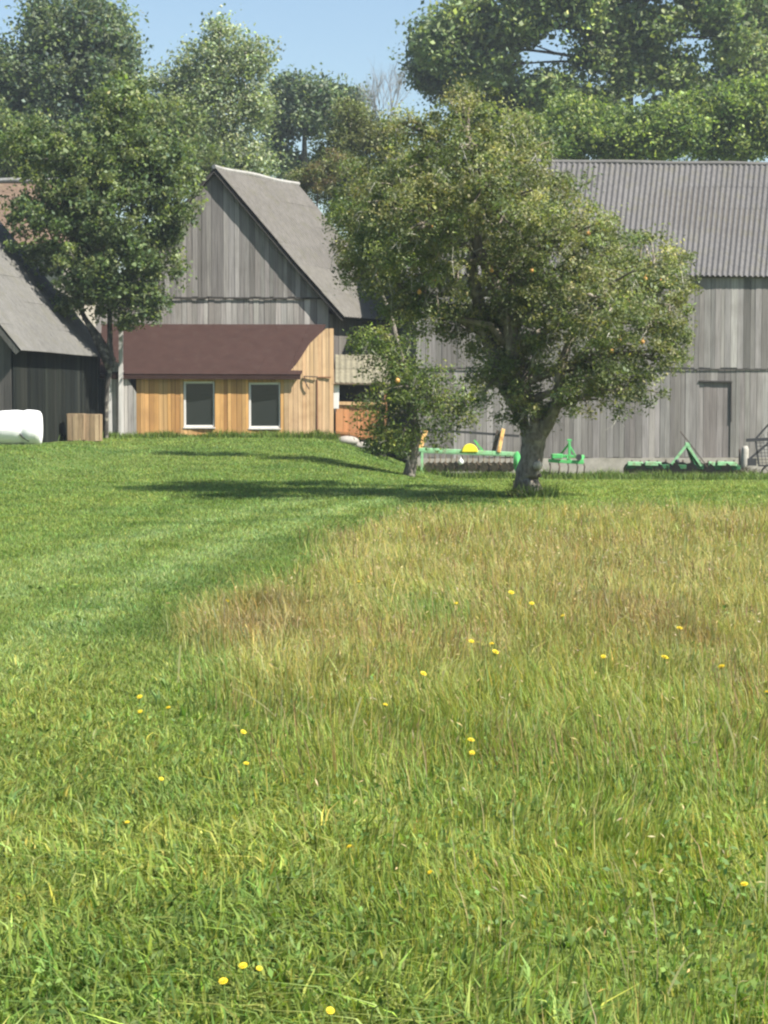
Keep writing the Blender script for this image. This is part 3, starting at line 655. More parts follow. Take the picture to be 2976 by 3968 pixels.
# tan crate heap at the shed corner
def crate(px0, px1, py0, D, label):
    a_ = P(px0, 1695, D); b_ = P(px1, 1695, D); z0 = gz1((a_.x+b_.x)/2, D); zt = P(px0, py0, D).z
    o = thing('plank_crate', ((a_.x+b_.x)/2, D+.2, z0), label, 'crate', 'tan plank crates at the shed corner')
    mb = MB(); planks(mb, (a_.x, D), (b_.x, D), lambda s: z0+.02, lambda s: zt, .1, .16, ((.9, .8, .7), (.75, .65, .55)), .02)
    planks(mb, (a_.x, D+.45), (a_.x, D), lambda s: z0+.02, lambda s: zt, .1, .16, ((.8, .7, .6),), .02); planks(mb, (b_.x, D), (b_.x, D+.45), lambda s: z0+.02, lambda s: zt, .1, .16, ((.8, .7, .6),), .02)
    planks(mb, (b_.x, D+.45), (a_.x, D+.45), lambda s: z0+.02, lambda s: zt, .1, .16, ((.8, .7, .6),), .02)
    mb.build('side_boards', M['tanattr'], o)
    mb = MB(); mb.hexa([(a_.x, D-.02, zt-.03), (b_.x, D-.02, zt-.03), (b_.x, D+.47, zt-.03), (a_.x, D+.47, zt-.03)], [(a_.x, D-.02, zt+.01), (b_.x, D-.02, zt+.01), (b_.x, D+.47, zt+.01), (a_.x, D+.47, zt+.01)], (.9, .8, .7)); mb.build('lid', M['tanattr'], o)
M['tanattr'] = surf('tan_crate_boards', (.31, .255, .18), .9, .4, (10, 10, 2), attr=True, bump=.3)
crate(262, 322, 1604, 53.3, 'tan plank crate beside the dark shed wall, left of two')
crate(328, 384, 1606, 53.4, 'tan plank crate nearest the shed corner, right of two')

# far house with a reddish roof behind the left tree
fh = thing('distant_house', (P(60, 800, 82).x, 86, .5), 'far house with a rusty red roof and pale ridge, glimpsed behind the left tree', 'house')
x0, x1 = P(-260, 700, 82).x, P(330, 700, 82).x; zr0 = P(100, 706, 86).z; ze = P(100, 950, 82).z
mb = MB(); slab(mb, [(x0, 81, ze), (x1, 81, ze), (x1, 86, zr0), (x0, 86, zr0)], .1); slab(mb, [(x0, 91, ze), (x1, 91, ze), (x1, 86, zr0-.01), (x0, 86, zr0-.01)], .1); frf = mb.build('roof', M['rust'], fh)
mb = MB(); mb.tube([(x0+(x1-x0)*k/10, 85.95, zr0+.06+.03*math.sin(k*2)) for k in range(11)], .11, 8, (.28, .28, .27)); mb.build('ridge_cap', M['fibre'], frf)
mb = MB(); mb.hexa([(x0+.4, 82, 0), (x1-.4, 82, 0), (x1-.4, 90, 0), (x0+.4, 90, 0)], [(x0+.4, 82, ze), (x1-.4, 82, ze), (x1-.4, 90, ze), (x0+.4, 90, ze)], (.4, .36, .3)); mb.build('wall', M['wood'], fh)

# ------------------------------------------------------------------ trees
def tree(name, label, base, trunk_pts, blobs, n_clump, per, leafL, leafW, cols, cat='tree', group=None, crad=.35, bark=(.12, .10, .085), trunk_r=None, shell=.45, limbs=True, twigs=0, twcol=(.25, .24, .20), transl=None, extra=None, nsub=5, limb_r=.07, droop=.2, trunk_rough=.1, hollow=1.0):
    """trunk_pts: list of world points; blobs: (px,py,D,rx_px,ry_px,rdepth_m)"""
    base = V3(base); o = thing(name, base, label, cat, group)
    B = []
    for (px, py, D, rx, ry_, rz) in blobs:
        c = P(px, py, D); B.append((np.array(c), np.array([rx*D/F, rz, ry_*D/F])))
    vol = np.array([b[1][0]*b[1][2] for b in B]); vol = vol/vol.sum()
    cc = []; bi = []
    for k, (c, r_) in enumerate(B):
        n = max(4, int(n_clump*vol[k])); d = rng.normal(0, 1, (n, 3)); d /= np.linalg.norm(d, axis=1)[:, None]
        rad = shell+(1.04-shell)*rng.random(n)**.7; rad = np.where(rng.random(n) < (.1 if name == 'apple_tree' else 0), rad*1.13, rad)
        cc.append(c+d*r_*rad[:, None]); bi += [k]*n
    cc = np.concatenate(cc); bi = np.array(bi)
    keep = cc[:, 2] > gz1(base.x, base.y)+(.15 if cat == 'tree' else .03)
    cc = cc[keep]; bi = bi[keep]
    n = len(cc)
    cs = crad*np.exp(rng.normal(0, .3, n))
    cnt = np.maximum(3, (per*np.exp(rng.normal(0, .35, n))).astype(int))
    idx = np.repeat(np.arange(n), cnt); N_ = len(idx)
    off_ = np.clip(rng.normal(0, .5, (N_, 3)), -.95, .95); off_[:, 2] *= .75
    pos = cc[idx]+off_*cs[idx][:, None]
    cols = np.array(cols); ci = rng.integers(0, len(cols), n); ccol = cols[ci]*np.exp(rng.normal(0, .24, n))[:, None]
    lc = jit(ccol[idx], .2, .12)
    V, q, t3, c = leaf_quads(pos, leafL*np.exp(rng.normal(0, .32, N_)), leafW*np.exp(rng.normal(0, .32, N_)), lc, .15, droop)
    fol = link_mesh('crown', np_mesh('crown', V, [(4, q)], c), M['leaf'], o)
    mb = MB(); tp = [V3(p) for p in trunk_pts]; tr = trunk_r or [.16]*len(tp)
    tp2 = []; tr2 = []
    for i in range(len(tp)-1):
        for s_ in range(4): tp2.append(tp[i].lerp(tp[i+1], s_/4)+V3((random.uniform(-1, 1), random.uniform(-1, 1), 0))*tr[i]*.12*(1 if s_ else 0)); tr2.append(tr[i]+(tr[i+1]-tr[i])*s_/4)
    tp2.append(tp[-1]); tr2.append(tr[-1]); mb.tube(tp2, tr2, 12, bark, rough=trunk_rough)
    if extra:
        for pts, rr in extra: mb.tube([V3(p) for p in pts], rr, 8, bark, rough=.15)
    if limbs:
        for k, (c_, r_) in enumerate(B):
            c_ = V3(c_); cand = [p for p in tp2[len(tp2)//2:] if p.z < c_.z+.3] or [tp2[len(tp2)//2]]
            st_p = min(cand, key=lambda p: (p-c_).length); mdp = st_p.lerp(c_, .5)+V3((random.uniform(-.1, .1), random.uniform(-.1, .1), .12))*(c_-st_p).length
            def bez(t_): return st_p*(1-t_)**2+mdp*2*t_*(1-t_)+c_*t_*t_
            pts = [bez(t_/8) for t_ in range(9)]; mb.tube(pts, [limb_r*(1-.8*t_/8) for t_ in range(9)], 6, bark, rough=.2)
            own = cc[bi == k] if len(bi) == len(cc) else cc
            for _ in range(nsub):
                if len(own) == 0: break
                e = V3(own[random.randrange(len(own))]); s2_ = pts[random.randrange(3, 9)]; m2 = s2_.lerp(e, .5)+V3((random.uniform(-.12, .12), random.uniform(-.12, .12), .1))*(e-s2_).length
                mb.tube([s2_, s2_.lerp(m2, .6), m2.lerp(e, .5), e], [limb_r*.42, limb_r*.3, limb_r*.2, limb_r*.06], 5, bark)
    mb.build('trunk', M['bark'], o, smooth=True)
    if twigs:
        mb = MB()
        for _ in range(twigs):
            e = V3(cc[random.randrange(n)]); d = V3((random.uniform(-.5, .5), random.uniform(-.5, .5), random.uniform(-1.2, .2)))*random.uniform(.25, .6)
            m2 = e+d*.5+V3((random.uniform(-.06, .06), random.uniform(-.06, .06), .04)); mb.tube([e, m2, e+d], [.010, .007, .003], 4, twcol)
            for _ in range(3): f = e.lerp(e+d, random.random()); mb.tube([f, f+V3((random.uniform(-.15, .15), random.uniform(-.15, .15), random.uniform(-.2, .1)))], [.005, .002], 3, twcol)
        mb.build('twigs', M['bark'], o)
    return o, cc

AP = [(.16, .195, .085), (.19, .22, .095), (.22, .235, .10), (.13, .165, .07), (.26, .255, .115)]
tb = P(2048, 1925, 33); tbz = gz1(tb.x, tb.y)
def Q(px, py, D=33): return P(px, py, D)
main_blobs = [(1850, 560, 33.2, 230, 170, 1.2), (1640, 640, 33.6, 190, 180, 1.2), (2010, 620, 32.6, 170, 150, 1.0), (1500, 800, 33.8, 210, 190, 1.1),
              (1760, 820, 33, 260, 200, 1.5), (2060, 830, 32.5, 230, 170, 1.3), (1440, 1000, 33.8, 150, 140, 1.0), (1640, 1060, 32.6, 210, 170, 1.2), (2300, 900, 32.8, 170, 110, 1.0),
              (2280, 1030, 32.6, 260, 170, 1.4), (2530, 1060, 33, 150, 150, 1.0), (2480, 1230, 32.6, 190, 190, 1.2), (2200, 1220, 32.2, 190, 180, 1.2),
              (2360, 1420, 32.6, 170, 150, 1.0), (2010, 1230, 33.6, 170, 170, .8), (2070, 1420, 33.0, 150, 170, .7), (2060, 1590, 32.9, 110, 90, .5), (2590, 1180, 33.2, 90, 170, .8), (2440, 1510, 32.6, 150, 90, .8), (2240, 1500, 32.4, 110, 110, .8), (2590, 1360, 32.8, 80, 110, .7), (2000, 1080, 33.2, 200, 170, 1.2), (1880, 1250, 34, 130, 150, .9), (1560, 480, 33.8, 90, 60, .6), (1640, 880, 30.8, 200, 190, .8), (1880, 720, 30.4, 210, 170, .8), (2370, 1190, 30.6, 190, 170, .8), (1730, 760, 35.8, 260, 220, .9), (2020, 900, 36, 240, 200, .9), (2330, 1060, 35.6, 180, 170, .8), (1500, 960, 35.6, 190, 180, .8),
              (1930, 1450, 33.4, 130, 160, .7), (1560, 1190, 34, 110, 110, .8), (1780, 400, 33.5, 100, 80, .6), (1700, 1240, 33.8, 110, 80, .6)]
o, mcc = tree('apple_tree', 'big spreading old apple tree with gnarled leaning trunk in the middle of the yard', (tb.x, tb.y, tbz),
     [(tb.x, tb.y, tbz-.1), (tb.x-.02, tb.y, tbz+.12), Q(2042, 1850), Q(2060, 1760), Q(2068, 1690), Q(2050, 1600), Q(2010, 1450), Q(1960, 1200), Q(1850, 950), Q(1830, 700)],
     [(a_, b_, c_, d_, e_, f_*1.45) for (a_, b_, c_, d_, e_, f_) in main_blobs], 2050, 78, .056, .034, AP, crad=.185, bark=(.15, .13, .105), trunk_r=[.29, .235, .20, .195, .225, .15, .14, .12, .09, .05], shell=.25, twigs=420, twcol=(.30, .29, .25), nsub=9, limb_r=.085, droop=.6, trunk_rough=.16,
     extra=[([Q(2070, 1720), Q(2120, 1640, 32.9), Q(2160, 1560, 32.8), Q(2170, 1430, 32.7), Q(2230, 1250, 32.6)], [.14, .12, .10, .08, .05]),
            ([Q(2040, 1640), Q(1960, 1500, 33.2), Q(1880, 1290, 33.4), Q(1830, 1060, 33.2), Q(1825, 830, 33)], [.14, .13, .115, .10, .06]),
            ([Q(1890, 1300, 33.4), Q(1780, 1230, 33.6), Q(1650, 1200, 33.7), Q(1540, 1100, 33.8)], [.09, .08, .06, .03]), ([Q(1960, 1330), Q(1900, 1260), Q(1760, 1230), Q(1700, 1180)], [.08, .07, .05, .02])])
mb = MB()   # broken stub and knot holes on the trunk
st1 = Q(2085, 1805, 32.74); mb.tube([st1+V3((0, .1, 0)), st1, st1+V3((.03, -.06, .01))], [.09, .075, .05], 8, (.45, .40, .32)); mb.build('stub', M['bark'], o, smooth=True)
mb = MB(); mb.disc(Q(2091, 1842, 32.775), (.25, -1, 0), .035, .02, 10, (.03, .025, .02)); mb.build('knot_hole', M['bark'], o)
for (px, py) in [(1625, 1132), (1905, 1048), (2090, 870), (2432, 1172), (2290, 1200), (2400, 1318), (2490, 1325), (2370, 1360), (2060, 1048), (2500, 1080), (1680, 1085), (1670, 875), (2280, 905), (2560, 1090)]:
    mb = MB(); p_ = P(px, py, 31.5+.4*random.random()); mb.sphere(p_, .036, 10, 7); mb.tube([p_+V3((0, 0, .03)), p_+V3((.01, 0, .07))], .004, 4); mb.build('apple', M['apple'], o, smooth=True)

t2 = P(1585, 1832, 46); t2z = gz1(t2.x, t2.y); q46 = lambda px, py, D=46: P(px, py, D)
G2 = [(.10, .14, .035), (.15, .19, .045), (.19, .21, .05), (.08, .12, .03)]
o, c2 = tree('apple_tree', 'smaller yellow green apple tree with thin leaning trunk, left of the big one', (t2.x, t2.y, t2z),
     [(t2.x, t2.y, t2z-.05), q46(1600, 1760), q46(1615, 1690), q46(1600, 1600), q46(1570, 1450), q46(1520, 1250), q46(1450, 1050)],
     [(1460, 1620, 45.6, 90, 120, .7), (1600, 1500, 45.8, 130, 120, .8), (1510, 1400, 46, 120, 110, .8), (1700, 1580, 46, 110, 130, .7), (1560, 1700, 45.7, 90, 60, .5), (1470, 950, 46.5, 130, 130, .9), (1350, 830, 46.6, 90, 110, .7), (1800, 1560, 46, 70, 110, .6), (1440, 1310, 46, 90, 90, .7)],
     340, 46, .08, .046, G2, crad=.30, bark=(.15, .13, .11), trunk_r=[.15, .12, .11, .10, .08, .06, .03], shell=.2, twigs=120, nsub=6, limb_r=.05, droop=.5)
mb = MB(); p_ = P(1540, 1475, 45.0); mb.sphere(p_, .06, 10, 7); mb.tube([p_+V3((0, 0, .05)), p_+V3((.01, 0, .1))], .005, 4); mb.build('apple', M['apple'], o, smooth=True)

t3b = P(410, 1690, 56.1); t3z = gz1(t3b.x, t3b.y); q56 = lambda px, py, D=56: P(px, py, D)
G3 = [(.13, .175, .07), (.165, .21, .085), (.20, .24, .095), (.10, .145, .06)]
tree('maple_tree', 'tall dense leafy tree between the dark shed and the gabled barn', (t3b.x, t3b.y, t3z),
     [(t3b.x, t3b.y, t3z-.1), q56(411, 1600), q56(414, 1500), q56(428, 1400), q56(425, 1270), q56(420, 1100), q56(440, 850), q56(460, 500)],
     [(480, 420, 56, 110, 140, 1.0), (420, 600, 56.2, 200, 170, 1.4), (620, 620, 56.4, 150, 170, 1.2), (260, 700, 56, 170, 150, 1.3), (480, 800, 55.8, 250, 200, 1.6), (660, 790, 56, 100, 170, 1.0), (220, 900, 55.8, 180, 170, 1.2),
      (420, 1000, 55.6, 230, 180, 1.4), (600, 980, 55.8, 130, 150, 1.0), (300, 1110, 55.6, 150, 110, .9), (480, 1160, 55.6, 160, 100, .9), (560, 1190, 55.6, 80, 60, .6), (110, 820, 56, 90, 100, .8), (160, 560, 56.5, 150, 110, 1.1)],
     900, 64, .11, .08, G3, crad=.31, bark=(.055, .05, .045), trunk_r=[.09, .07, .07, .11, .07, .06, .05, .03], shell=.3, twigs=60, nsub=5, limb_r=.09,
     extra=[([q56(428, 1430), q56(400, 1370), q56(350, 1270, 55.9), q56(290, 1160, 55.8)], [.13, .12, .09, .05]), ([q56(440, 1400), q56(380, 1300, 56), q56(330, 1230)], [.1, .08, .05])])

def far(name, label, D, base_px, blobs, n, per, L_, cols, top, bark=(.10, .09, .08), tr=.35, crad=1.2, group='trees behind the barns', shell=.3, limb_r=.16, cat='tree', nsub=6):
    b_ = P(base_px, 1500, D); z0 = 0.0
    return tree(name, label, (b_.x, D, z0), [(b_.x, D, -.3), P(base_px+5, 1200, D), P(base_px-5, 900, D), P(base_px, (900+top)/2, D), P(base_px, top, D)], [(a_, c_, D+e_, d_, f_, g_) for (a_, c_, e_, d_, f_, g_) in blobs],
                int(n*.95), per*2, L_*.62, L_*.48, cols, cat=cat, group=group, crad=crad*.8, bark=bark, trunk_r=[tr*1.2, tr, tr*.8, tr*.6, tr*.2], shell=shell, nsub=nsub, limb_r=limb_r)
DK = [(.12, .165, .10), (.155, .20, .115), (.085, .13, .08), (.19, .23, .13)]
MID = [(.12, .165, .06), (.16, .20, .07), (.20, .235, .085), (.09, .13, .05)]
PALE = [(.27, .32, .19), (.33, .37, .23), (.20, .25, .14)]
LIME = [(.21, .28, .08), (.29, .35, .10), (.14, .20, .06), (.08, .125, .045)]
far('oak_tree', 'huge dark bluish green tree filling the top left corner', 100, 280, [(330, 110, 0, 150, 130, 2.5), (400, 200, 0, 120, 140, 2), (280, 330, 0, 220, 200, 3), (450, 420, 1, 90, 140, 2), (60, 330, 0, 150, 120, 2.5), (60, 500, 1, 160, 160, 2.5), (250, 560, 0, 240, 150, 3), (170, 60, 0, 60, 90, 1.5), (-80, 300, 0, 130, 150, 2)], 1100, 40, .34, DK, 150)
far('poplar_tree', 'airy pale grey green tree with a pointed top, behind the gabled barn', 92, 850, [(850, 140, 0, 60, 80, 1.2), (800, 280, 0, 120, 120, 1.6), (930, 260, 0, 100, 110, 1.5), (1000, 210, 0, 40, 60, .8), (850, 430, 0, 170, 130, 2), (740, 380, 0, 90, 110, 1.4), (640, 330, 0, 60, 60, 1), (830, 590, 0, 180, 110, 2), (700, 520, 0, 130, 110, 1.7), (980, 420, 0, 70, 70, 1), (960, 640, 0, 110, 80, 1.4)], 800, 24, .24, PALE, 120, crad=.85, bark=(.3, .28, .24), tr=.22, shell=.35)
far('oak_tree', 'round topped dark tree right of the pale pointed tree, sky showing under its crown', 118, 1180, [(1130, 370, 0, 80, 70, 1.8), (1240, 380, 0, 90, 65, 1.8), (1330, 400, 0, 70, 65, 1.6), (1080, 460, 0, 100, 80, 1.8), (1200, 460, 0, 120, 60, 2), (1340, 480, 0, 60, 60, 1.5), (1060, 620, 0, 70, 60, 1.4), (1170, 650, 2, 90, 40, 1.6)], 420, 32, .34, DK, 430, crad=1.1)
far('birch_tree', 'thin pale yellowish tree behind the roof right of the gabled barn', 80, 1360, [(1360, 470, 0, 80, 90, 1.2), (1310, 590, 0, 90, 90, 1.3), (1430, 560, 0, 90, 90, 1.3), (1500, 520, 0, 70, 80, 1), (1400, 690, 0, 120, 90, 1.5), (1250, 650, 0, 60, 60, 1), (1560, 640, 0, 80, 100, 1.2), (1260, 730, 0, 70, 60, 1), (1340, 800, 0, 80, 70, 1), (1430, 860, 0, 90, 90, 1.2), (1180, 690, 0, 60, 40, .8)], 620, 30, .17, [(.17, .19, .075), (.20, .21, .09), (.13, .15, .06)], 420, crad=.55, bark=(.4, .38, .34), tr=.12, limb_r=.07)
far('rowan_bush', 'reddish brown leafed bush showing just above the roof of the gabled barn', 74, 1230, [(1240, 690, 0, 60, 50, .8), (1290, 640, 0, 50, 50, .7), (1180, 700, 0, 50, 40, .6)], 110, 34, .13, [(.19, .15, .075), (.17, .18, .08), (.15, .18, .07)], 640, crad=.4, tr=.06, limb_r=.03, cat='bush')
far('maple_tree', 'huge maple with lit crown and sky gaps, top right behind the long barn', 100, 2440, [(1800, 90, 0, 110, 100, 2.2), (1720, 200, 0, 90, 90, 2), (1960, 100, 0, 120, 90, 2.2), (1890, 270, 0, 120, 70, 1.8), (2090, 50, 0, 130, 70, 2.2), (2320, 80, 0, 130, 80, 2.2), (2300, 230, 0, 90, 55, 1.6), (2440, 290, 0, 90, 60, 1.6), (2540, 120, 0, 120, 90, 2.2), (2600, 280, 0, 80, 80, 1.6), (2740, 50, 0, 120, 70, 2), (2200, -60, 0, 350, 80, 3), (2700, -80, 0, 260, 60, 3), (2130, 350, 0, 100, 60, 1.6), (2330, 400, 0, 90, 60, 1.4), (2400, 160, 0, 60, 50, 1), (2840, 170, 0, 90, 60, 1.6), (2600, 440, 0, 80, 60, 1.4)], 1000, 30, .40, [(.19, .245, .11), (.25, .30, .14), (.29, .335, .155), (.12, .17, .085)], 60, crad=.95, limb_r=.11, tr=.34, nsub=5, shell=.4, bark=(.04, .036, .03))
far('maple_tree', 'dark leafed tree left part of the big crown, above the apple tree', 104, 1960, [(1680, 190, 0, 60, 110, 1.5), (1660, 290, 0, 60, 50, 1.2), (1800, 330, 0, 150, 60, 2), (1980, 400, 0, 140, 80, 2.2), (2080, 480, 0, 150, 70, 2.2), (1900, 480, 0, 120, 80, 2), (1740, 180, 2, 100, 70, 1.8)], 480, 38, .36, DK, 300, crad=1.1, tr=.3)
far('maple_tree', 'dark green tree at the right edge, behind the tallest yellow green bush', 110, 2880, [(2900, 260, 0, 110, 110, 2), (2940, 60, 0, 90, 110, 2), (2680, 350, 0, 60, 70, 1.4), (2780, 370, 0, 90, 60, 1.6), (2990, 330, 0, 80, 90, 1.8)], 330, 36, .38, MID, 200, crad=1.1)
far('hazel_bush', 'bright yellow green bush directly above the left end of the corrugated roof', 82, 2130, [(2140, 560, 0, 150, 60, 1.6), (2250, 540, 0, 130, 70, 1.6), (2060, 520, 1, 90, 60, 1.2), (2230, 450, 1, 90, 60, 1.2)], 300, 36, .24, LIME, 540, crad=.7, group='bushes behind the long barn', tr=.1, limb_r=.06, cat='bush')
far('hazel_bush', 'yellow green bush behind the middle of the corrugated roof', 82, 2480, [(2420, 540, 0, 110, 70, 1.5), (2530, 500, 0, 120, 80, 1.6), (2630, 500, 0, 120, 80, 1.6), (2480, 580, 0, 160, 50, 1.5), (2690, 430, 1, 70, 70, 1.2), (2390, 470, 1, 60, 50, 1)], 370, 36, .24, LIME, 500, crad=.7, group='bushes behind the long barn', tr=.1, limb_r=.06, cat='bush')
far('hazel_bush', 'tallest yellow green bush, behind the roof at the right edge', 83, 2860, [(2790, 430, 0, 120, 90, 1.6), (2900, 420, 0, 130, 110, 1.7), (2960, 520, 0, 110, 90, 1.5), (2800, 540, 0, 170, 80, 1.6)], 400, 36, .25, LIME, 420, crad=.7, group='bushes behind the long barn', tr=.1, limb_r=.06, cat='bush')
far('elm_tree', 'mid green tree low in the left background, above the pale ridge of the far house', 90, 60, [(60, 560, 0, 130, 90, 1.8), (0, 640, 0, 110, 70, 1.5), (200, 650, 0, 160, 80, 1.8), (-60, 500, 0, 90, 120, 1.6)], 330, 36, .26, MID, 520, crad=.8, tr=.2)
far('elm_tree', 'mid green tree between the tall leafy tree and the pale pointed tree', 88, 640, [(700, 620, 0, 140, 80, 1.5), (640, 480, 0, 120, 100, 1.5), (790, 680, 0, 120, 60, 1.4), (560, 640, 0, 120, 100, 1.4)], 300, 36, .25, MID, 500, crad=.8, tr=.18)

# bare tree
bt = P(1490, 1500, 96); bare = thing('bare_tree', (bt.x, 96, 0), 'leafless grey tree with thin upright twigs against the sky', 'tree', 'trees behind the barns')
mb = MB()
def grow(p, d, L_, r_, lev):
    q_ = p+d*L_; m_ = p.lerp(q_, .5)+V3((random.uniform(-1, 1), random.uniform(-1, 1), 0))*L_*.05
    mb.tube([p, m_, q_], [r_, r_*.8, r_*.6], 5 if lev > 1 else 4, (.20, .205, .215))
    if lev <= 0: return
    for k_ in range(3 if lev > 1 else 3):
        a_ = random.uniform(0, 2*math.pi); sp_ = random.uniform(.18, .5); nd = (d+V3((math.cos(a_)*sp_, math.sin(a_)*sp_, .1))).normalized()
        grow(p.lerp(q_, random.uniform(.55, 1)), nd, L_*random.uniform(.6, .85), r_*.55, lev-1)
b1 = P(1485, 600, 96); mb.tube([(bt.x, 96, -.2), tuple(b1)], [.2, .11], 8, (.26, .25, .24))
for dx_, dz_ in ((-.34, 1), (-.18, 1), (0, 1), (.12, 1), (.24, 1)): grow(b1, V3((dx_, random.uniform(-.2, .2), dz_)).normalized(), 1.65, .045, 4)
mb.build('branches', M['bark'], bare)
# bush under the smaller apple tree and shoots at the foot of the big one
def bush(name, label, px, py, D, blobs, n, per, L_, cols, crad=.15):
    b_ = P(px, py, D); z = gz1(b_.x, D)
    tree(name, label, (b_.x, D, z), [(b_.x, D, z-.03), (b_.x, D, z+.12), (b_.x, D, z+.3)], blobs, n, per, L_, L_*.6, cols, cat='bush', crad=crad, trunk_r=[.02, .015, .01], shell=.1, nsub=3, limb_r=.012)
bush('shrub', 'small green shrub in front of the orange board hut', 1500, 1790, 55, [(1500, 1690, 55, 60, 60, .4), (1470, 1740, 55, 45, 40, .35), (1550, 1720, 55, 60, 60, .4)], 90, 30, .09, [(.08, .13, .035), (.12, .17, .04)], .16)
bush('root_shoots', 'leafy yellowish shoots at the foot of the gnarled apple trunk', 1990, 1940, 32.6, [(1985, 1925, 32.5, 30, 35, .2), (2120, 1935, 32.6, 40, 22, .2), (2080, 1945, 32.4, 60, 15, .15)], 46, 22, .05, [(.17, .21, .05), (.22, .22, .07), (.12, .17, .04)], .09)

# ------------------------------------------------------------------ farm machines
D1 = 55.6
def q1(px, py, D=D1): return P(px, py, D)
sd = thing('seed_drill', (q1(1820, 1830).x, D1, gz1(q1(1820, 1830).x, D1)), 'long green seed drill with orange uprights and a yellow cover, behind the big trunk', 'farm machine')
mb = MB(); mb.bar(q1(1622, 1742), q1(2010, 1760), .10, .11); mb.bar(q1(1630, 1748, D1+.8), q1(2010, 1764, D1+.8), .09, .10); mb.build('frame_beam', M['palegreen'], sd, bevel=.012)
mb = MB(); mb.bar(q1(1628, 1740), q1(1650, 1668), .09, .12); mb.build('upright', M['orange'], sd, bevel=.01)
mb = MB(); mb.bar(q1(1932, 1752), q1(1950, 1662), .10, .16); mb.build('upright', M['orange'], sd, bevel=.01)
mb = MB(); mb.bar(q1(1912, 1752, D1+.12), q1(1932, 1668, D1+.12), .06, .12); mb.build('upright_bracket', M['steel'], sd)
mb = MB(); mb.bar(q1(1655, 1664, D1+.2), q1(2012, 1690, D1+.2), .05, .07); mb.build('top_rail', M['black'], sd)
mb = MB(); c_ = q1(1820, 1752, D1-.1); vs = []
for yv in (-.16, .16):
    for k_ in range(13): a_ = math.pi*k_/12; vs.append(c_+V3((math.cos(a_)*.23, yv, math.sin(a_)*.24)))
mb.add(vs, [(k_, k_+1, k_+14, k_+13) for k_ in range(12)]+[tuple(range(12, -1, -1)), tuple(range(13, 26)), (0, 13, 25, 12)])
mb.build('wheel_cover', M['yellow'], sd, bevel=.02)
mb = MB(); mb.bar(q1(1838, 1705), q1(1875, 1752), .04, .05); mb.build('brace', M['green'], sd)
mb = MB(); cc_ = q1(2003, 1790); mb.tube([cc_+V3((-.0, -.15, 0)), cc_+V3((0, -.10, 0)), cc_+V3((0, -.08, 0))], [.02, .17, .18], 20)
mb.v = [(v[0] if False else cc_.x+(v[0]-cc_.x)*.62, v[1], cc_.z+(v[2]-cc_.z)*1.7) for v in mb.v]; mb.build('side_shield', M['green'], sd)
mb = MB(); mb.bar(q1(1636, 1745), q1(1634, 1835), .07, .09); mb.build('leg', M['palegreen'], sd)
mb = MB(); mb.tube([q1(1636, 1750), q1(1605, 1780), q1(1572, 1828, D1-.3)], .035, 6); mb.build('leg', M['steel'], sd)
for k_ in range(16):
    px = 1665+k_*21; mb = MB(); a_ = q1(px, 1765, D1+.3*(k_ % 2)); r_ = .10
    pts = [a_, a_+V3((.0, 0, -.1))]+[a_+V3((-r_+math.cos(t_)*r_, -.02, -.16-math.sin(t_)*r_*1.1)) for t_ in (0, .6, 1.2, 1.8, 2.4, 3.1)]
    mb.tube(pts, .016, 6); mb.disc(a_+V3((-.03, -.05, -.33)), (.4, 1, .05), .14, .012, 16); mb.build('coulter', M['rustsoft'] if 'rustsoft' in M else M['steel'], sd)
mb = MB(); w_c = q1(1786, 1790, D1-.35); mb.sphere(w_c, (.075, .06, .085), 12, 8); mb.tube([w_c+V3((0, 0, .07)), w_c+V3((0, 0, .11))], .025, 8); mb.bar(w_c+V3((0, .02, .1)), w_c+V3((.0, .3, .16)), .02, .02)
mb.build('white_cap', M['white'], sd, smooth=True)
hr = thing('cultivator', (q1(2195, 1830).x, D1, gz1(q1(2195, 1830).x, D1)), 'small bright green cultivator with an upright hitch, just right of the big trunk', 'farm machine')
mb = MB(); mb.bar(q1(2125, 1785), q1(2262, 1792), .10, .10); mb.bar(q1(2135, 1765, D1+.5), q1(2265, 1772, D1+.5), .09, .09)
for px in (2140, 2200, 2255): mb.bar(q1(px, 1786), q1(px+3, 1766, D1+.5), .07, .07)
mb.build('frame', M['green'], hr, bevel=.01)
mb = MB(); mb.bar(q1(2206, 1785), q1(2206, 1712), .07, .10); mb.bar(q1(2206, 1718), q1(2168, 1766, D1+.4), .04, .05); mb.bar(q1(2208, 1728), q1(2242, 1785), .035, .045); mb.box(q1(2206, 1706), (.13, .06, .06)); mb.build('hitch', M['green'], hr, bevel=.008)
mb = MB(); mb.box(q1(2158, 1768), (.30, .3, .14)); mb.build('tool_box', M['green'], hr, bevel=.02)
mb = MB(); mb.tube([q1(2243, 1772, D1-.12), q1(2243, 1772, D1+.1)], .09, 14); mb.build('hub', M['black'], hr)
for px in (2130, 2165, 2200, 2235, 2262):
    mb = MB(); a_ = q1(px, 1795); pts = [a_+V3((.0, .0, 0)), a_+V3((.02, -.08, -.10)), a_+V3((.0, -.10, -.24)), a_+V3((-.02, .0, -.36)), a_+V3((-.03, .08, -.42))]; mb.tube(pts, .022, 6); mb.bar(pts[-2], pts[-1]+V3((0, .03, 0)), .09, .015); mb.build('tine', M['steel'], hr)
D2 = 57.0
def q2(px, py, D=D2): return P(px, py, D)
dh = thing('disc_harrow', (q2(2640, 1850).x, D2, gz1(q2(2640, 1850).x, D2)), 'wide green disc harrow with a tall A-shaped hitch against the barn door', 'farm machine')
for a0, a1 in ((2432, 2490), (2500, 2562), (2745, 2770), (2780, 2855)): mb = MB(); mb.bar(q2(a0, 1796), q2(a1, 1798), .11, .12); mb.build('toolbar', M['palegreen'], dh, bevel=.012)
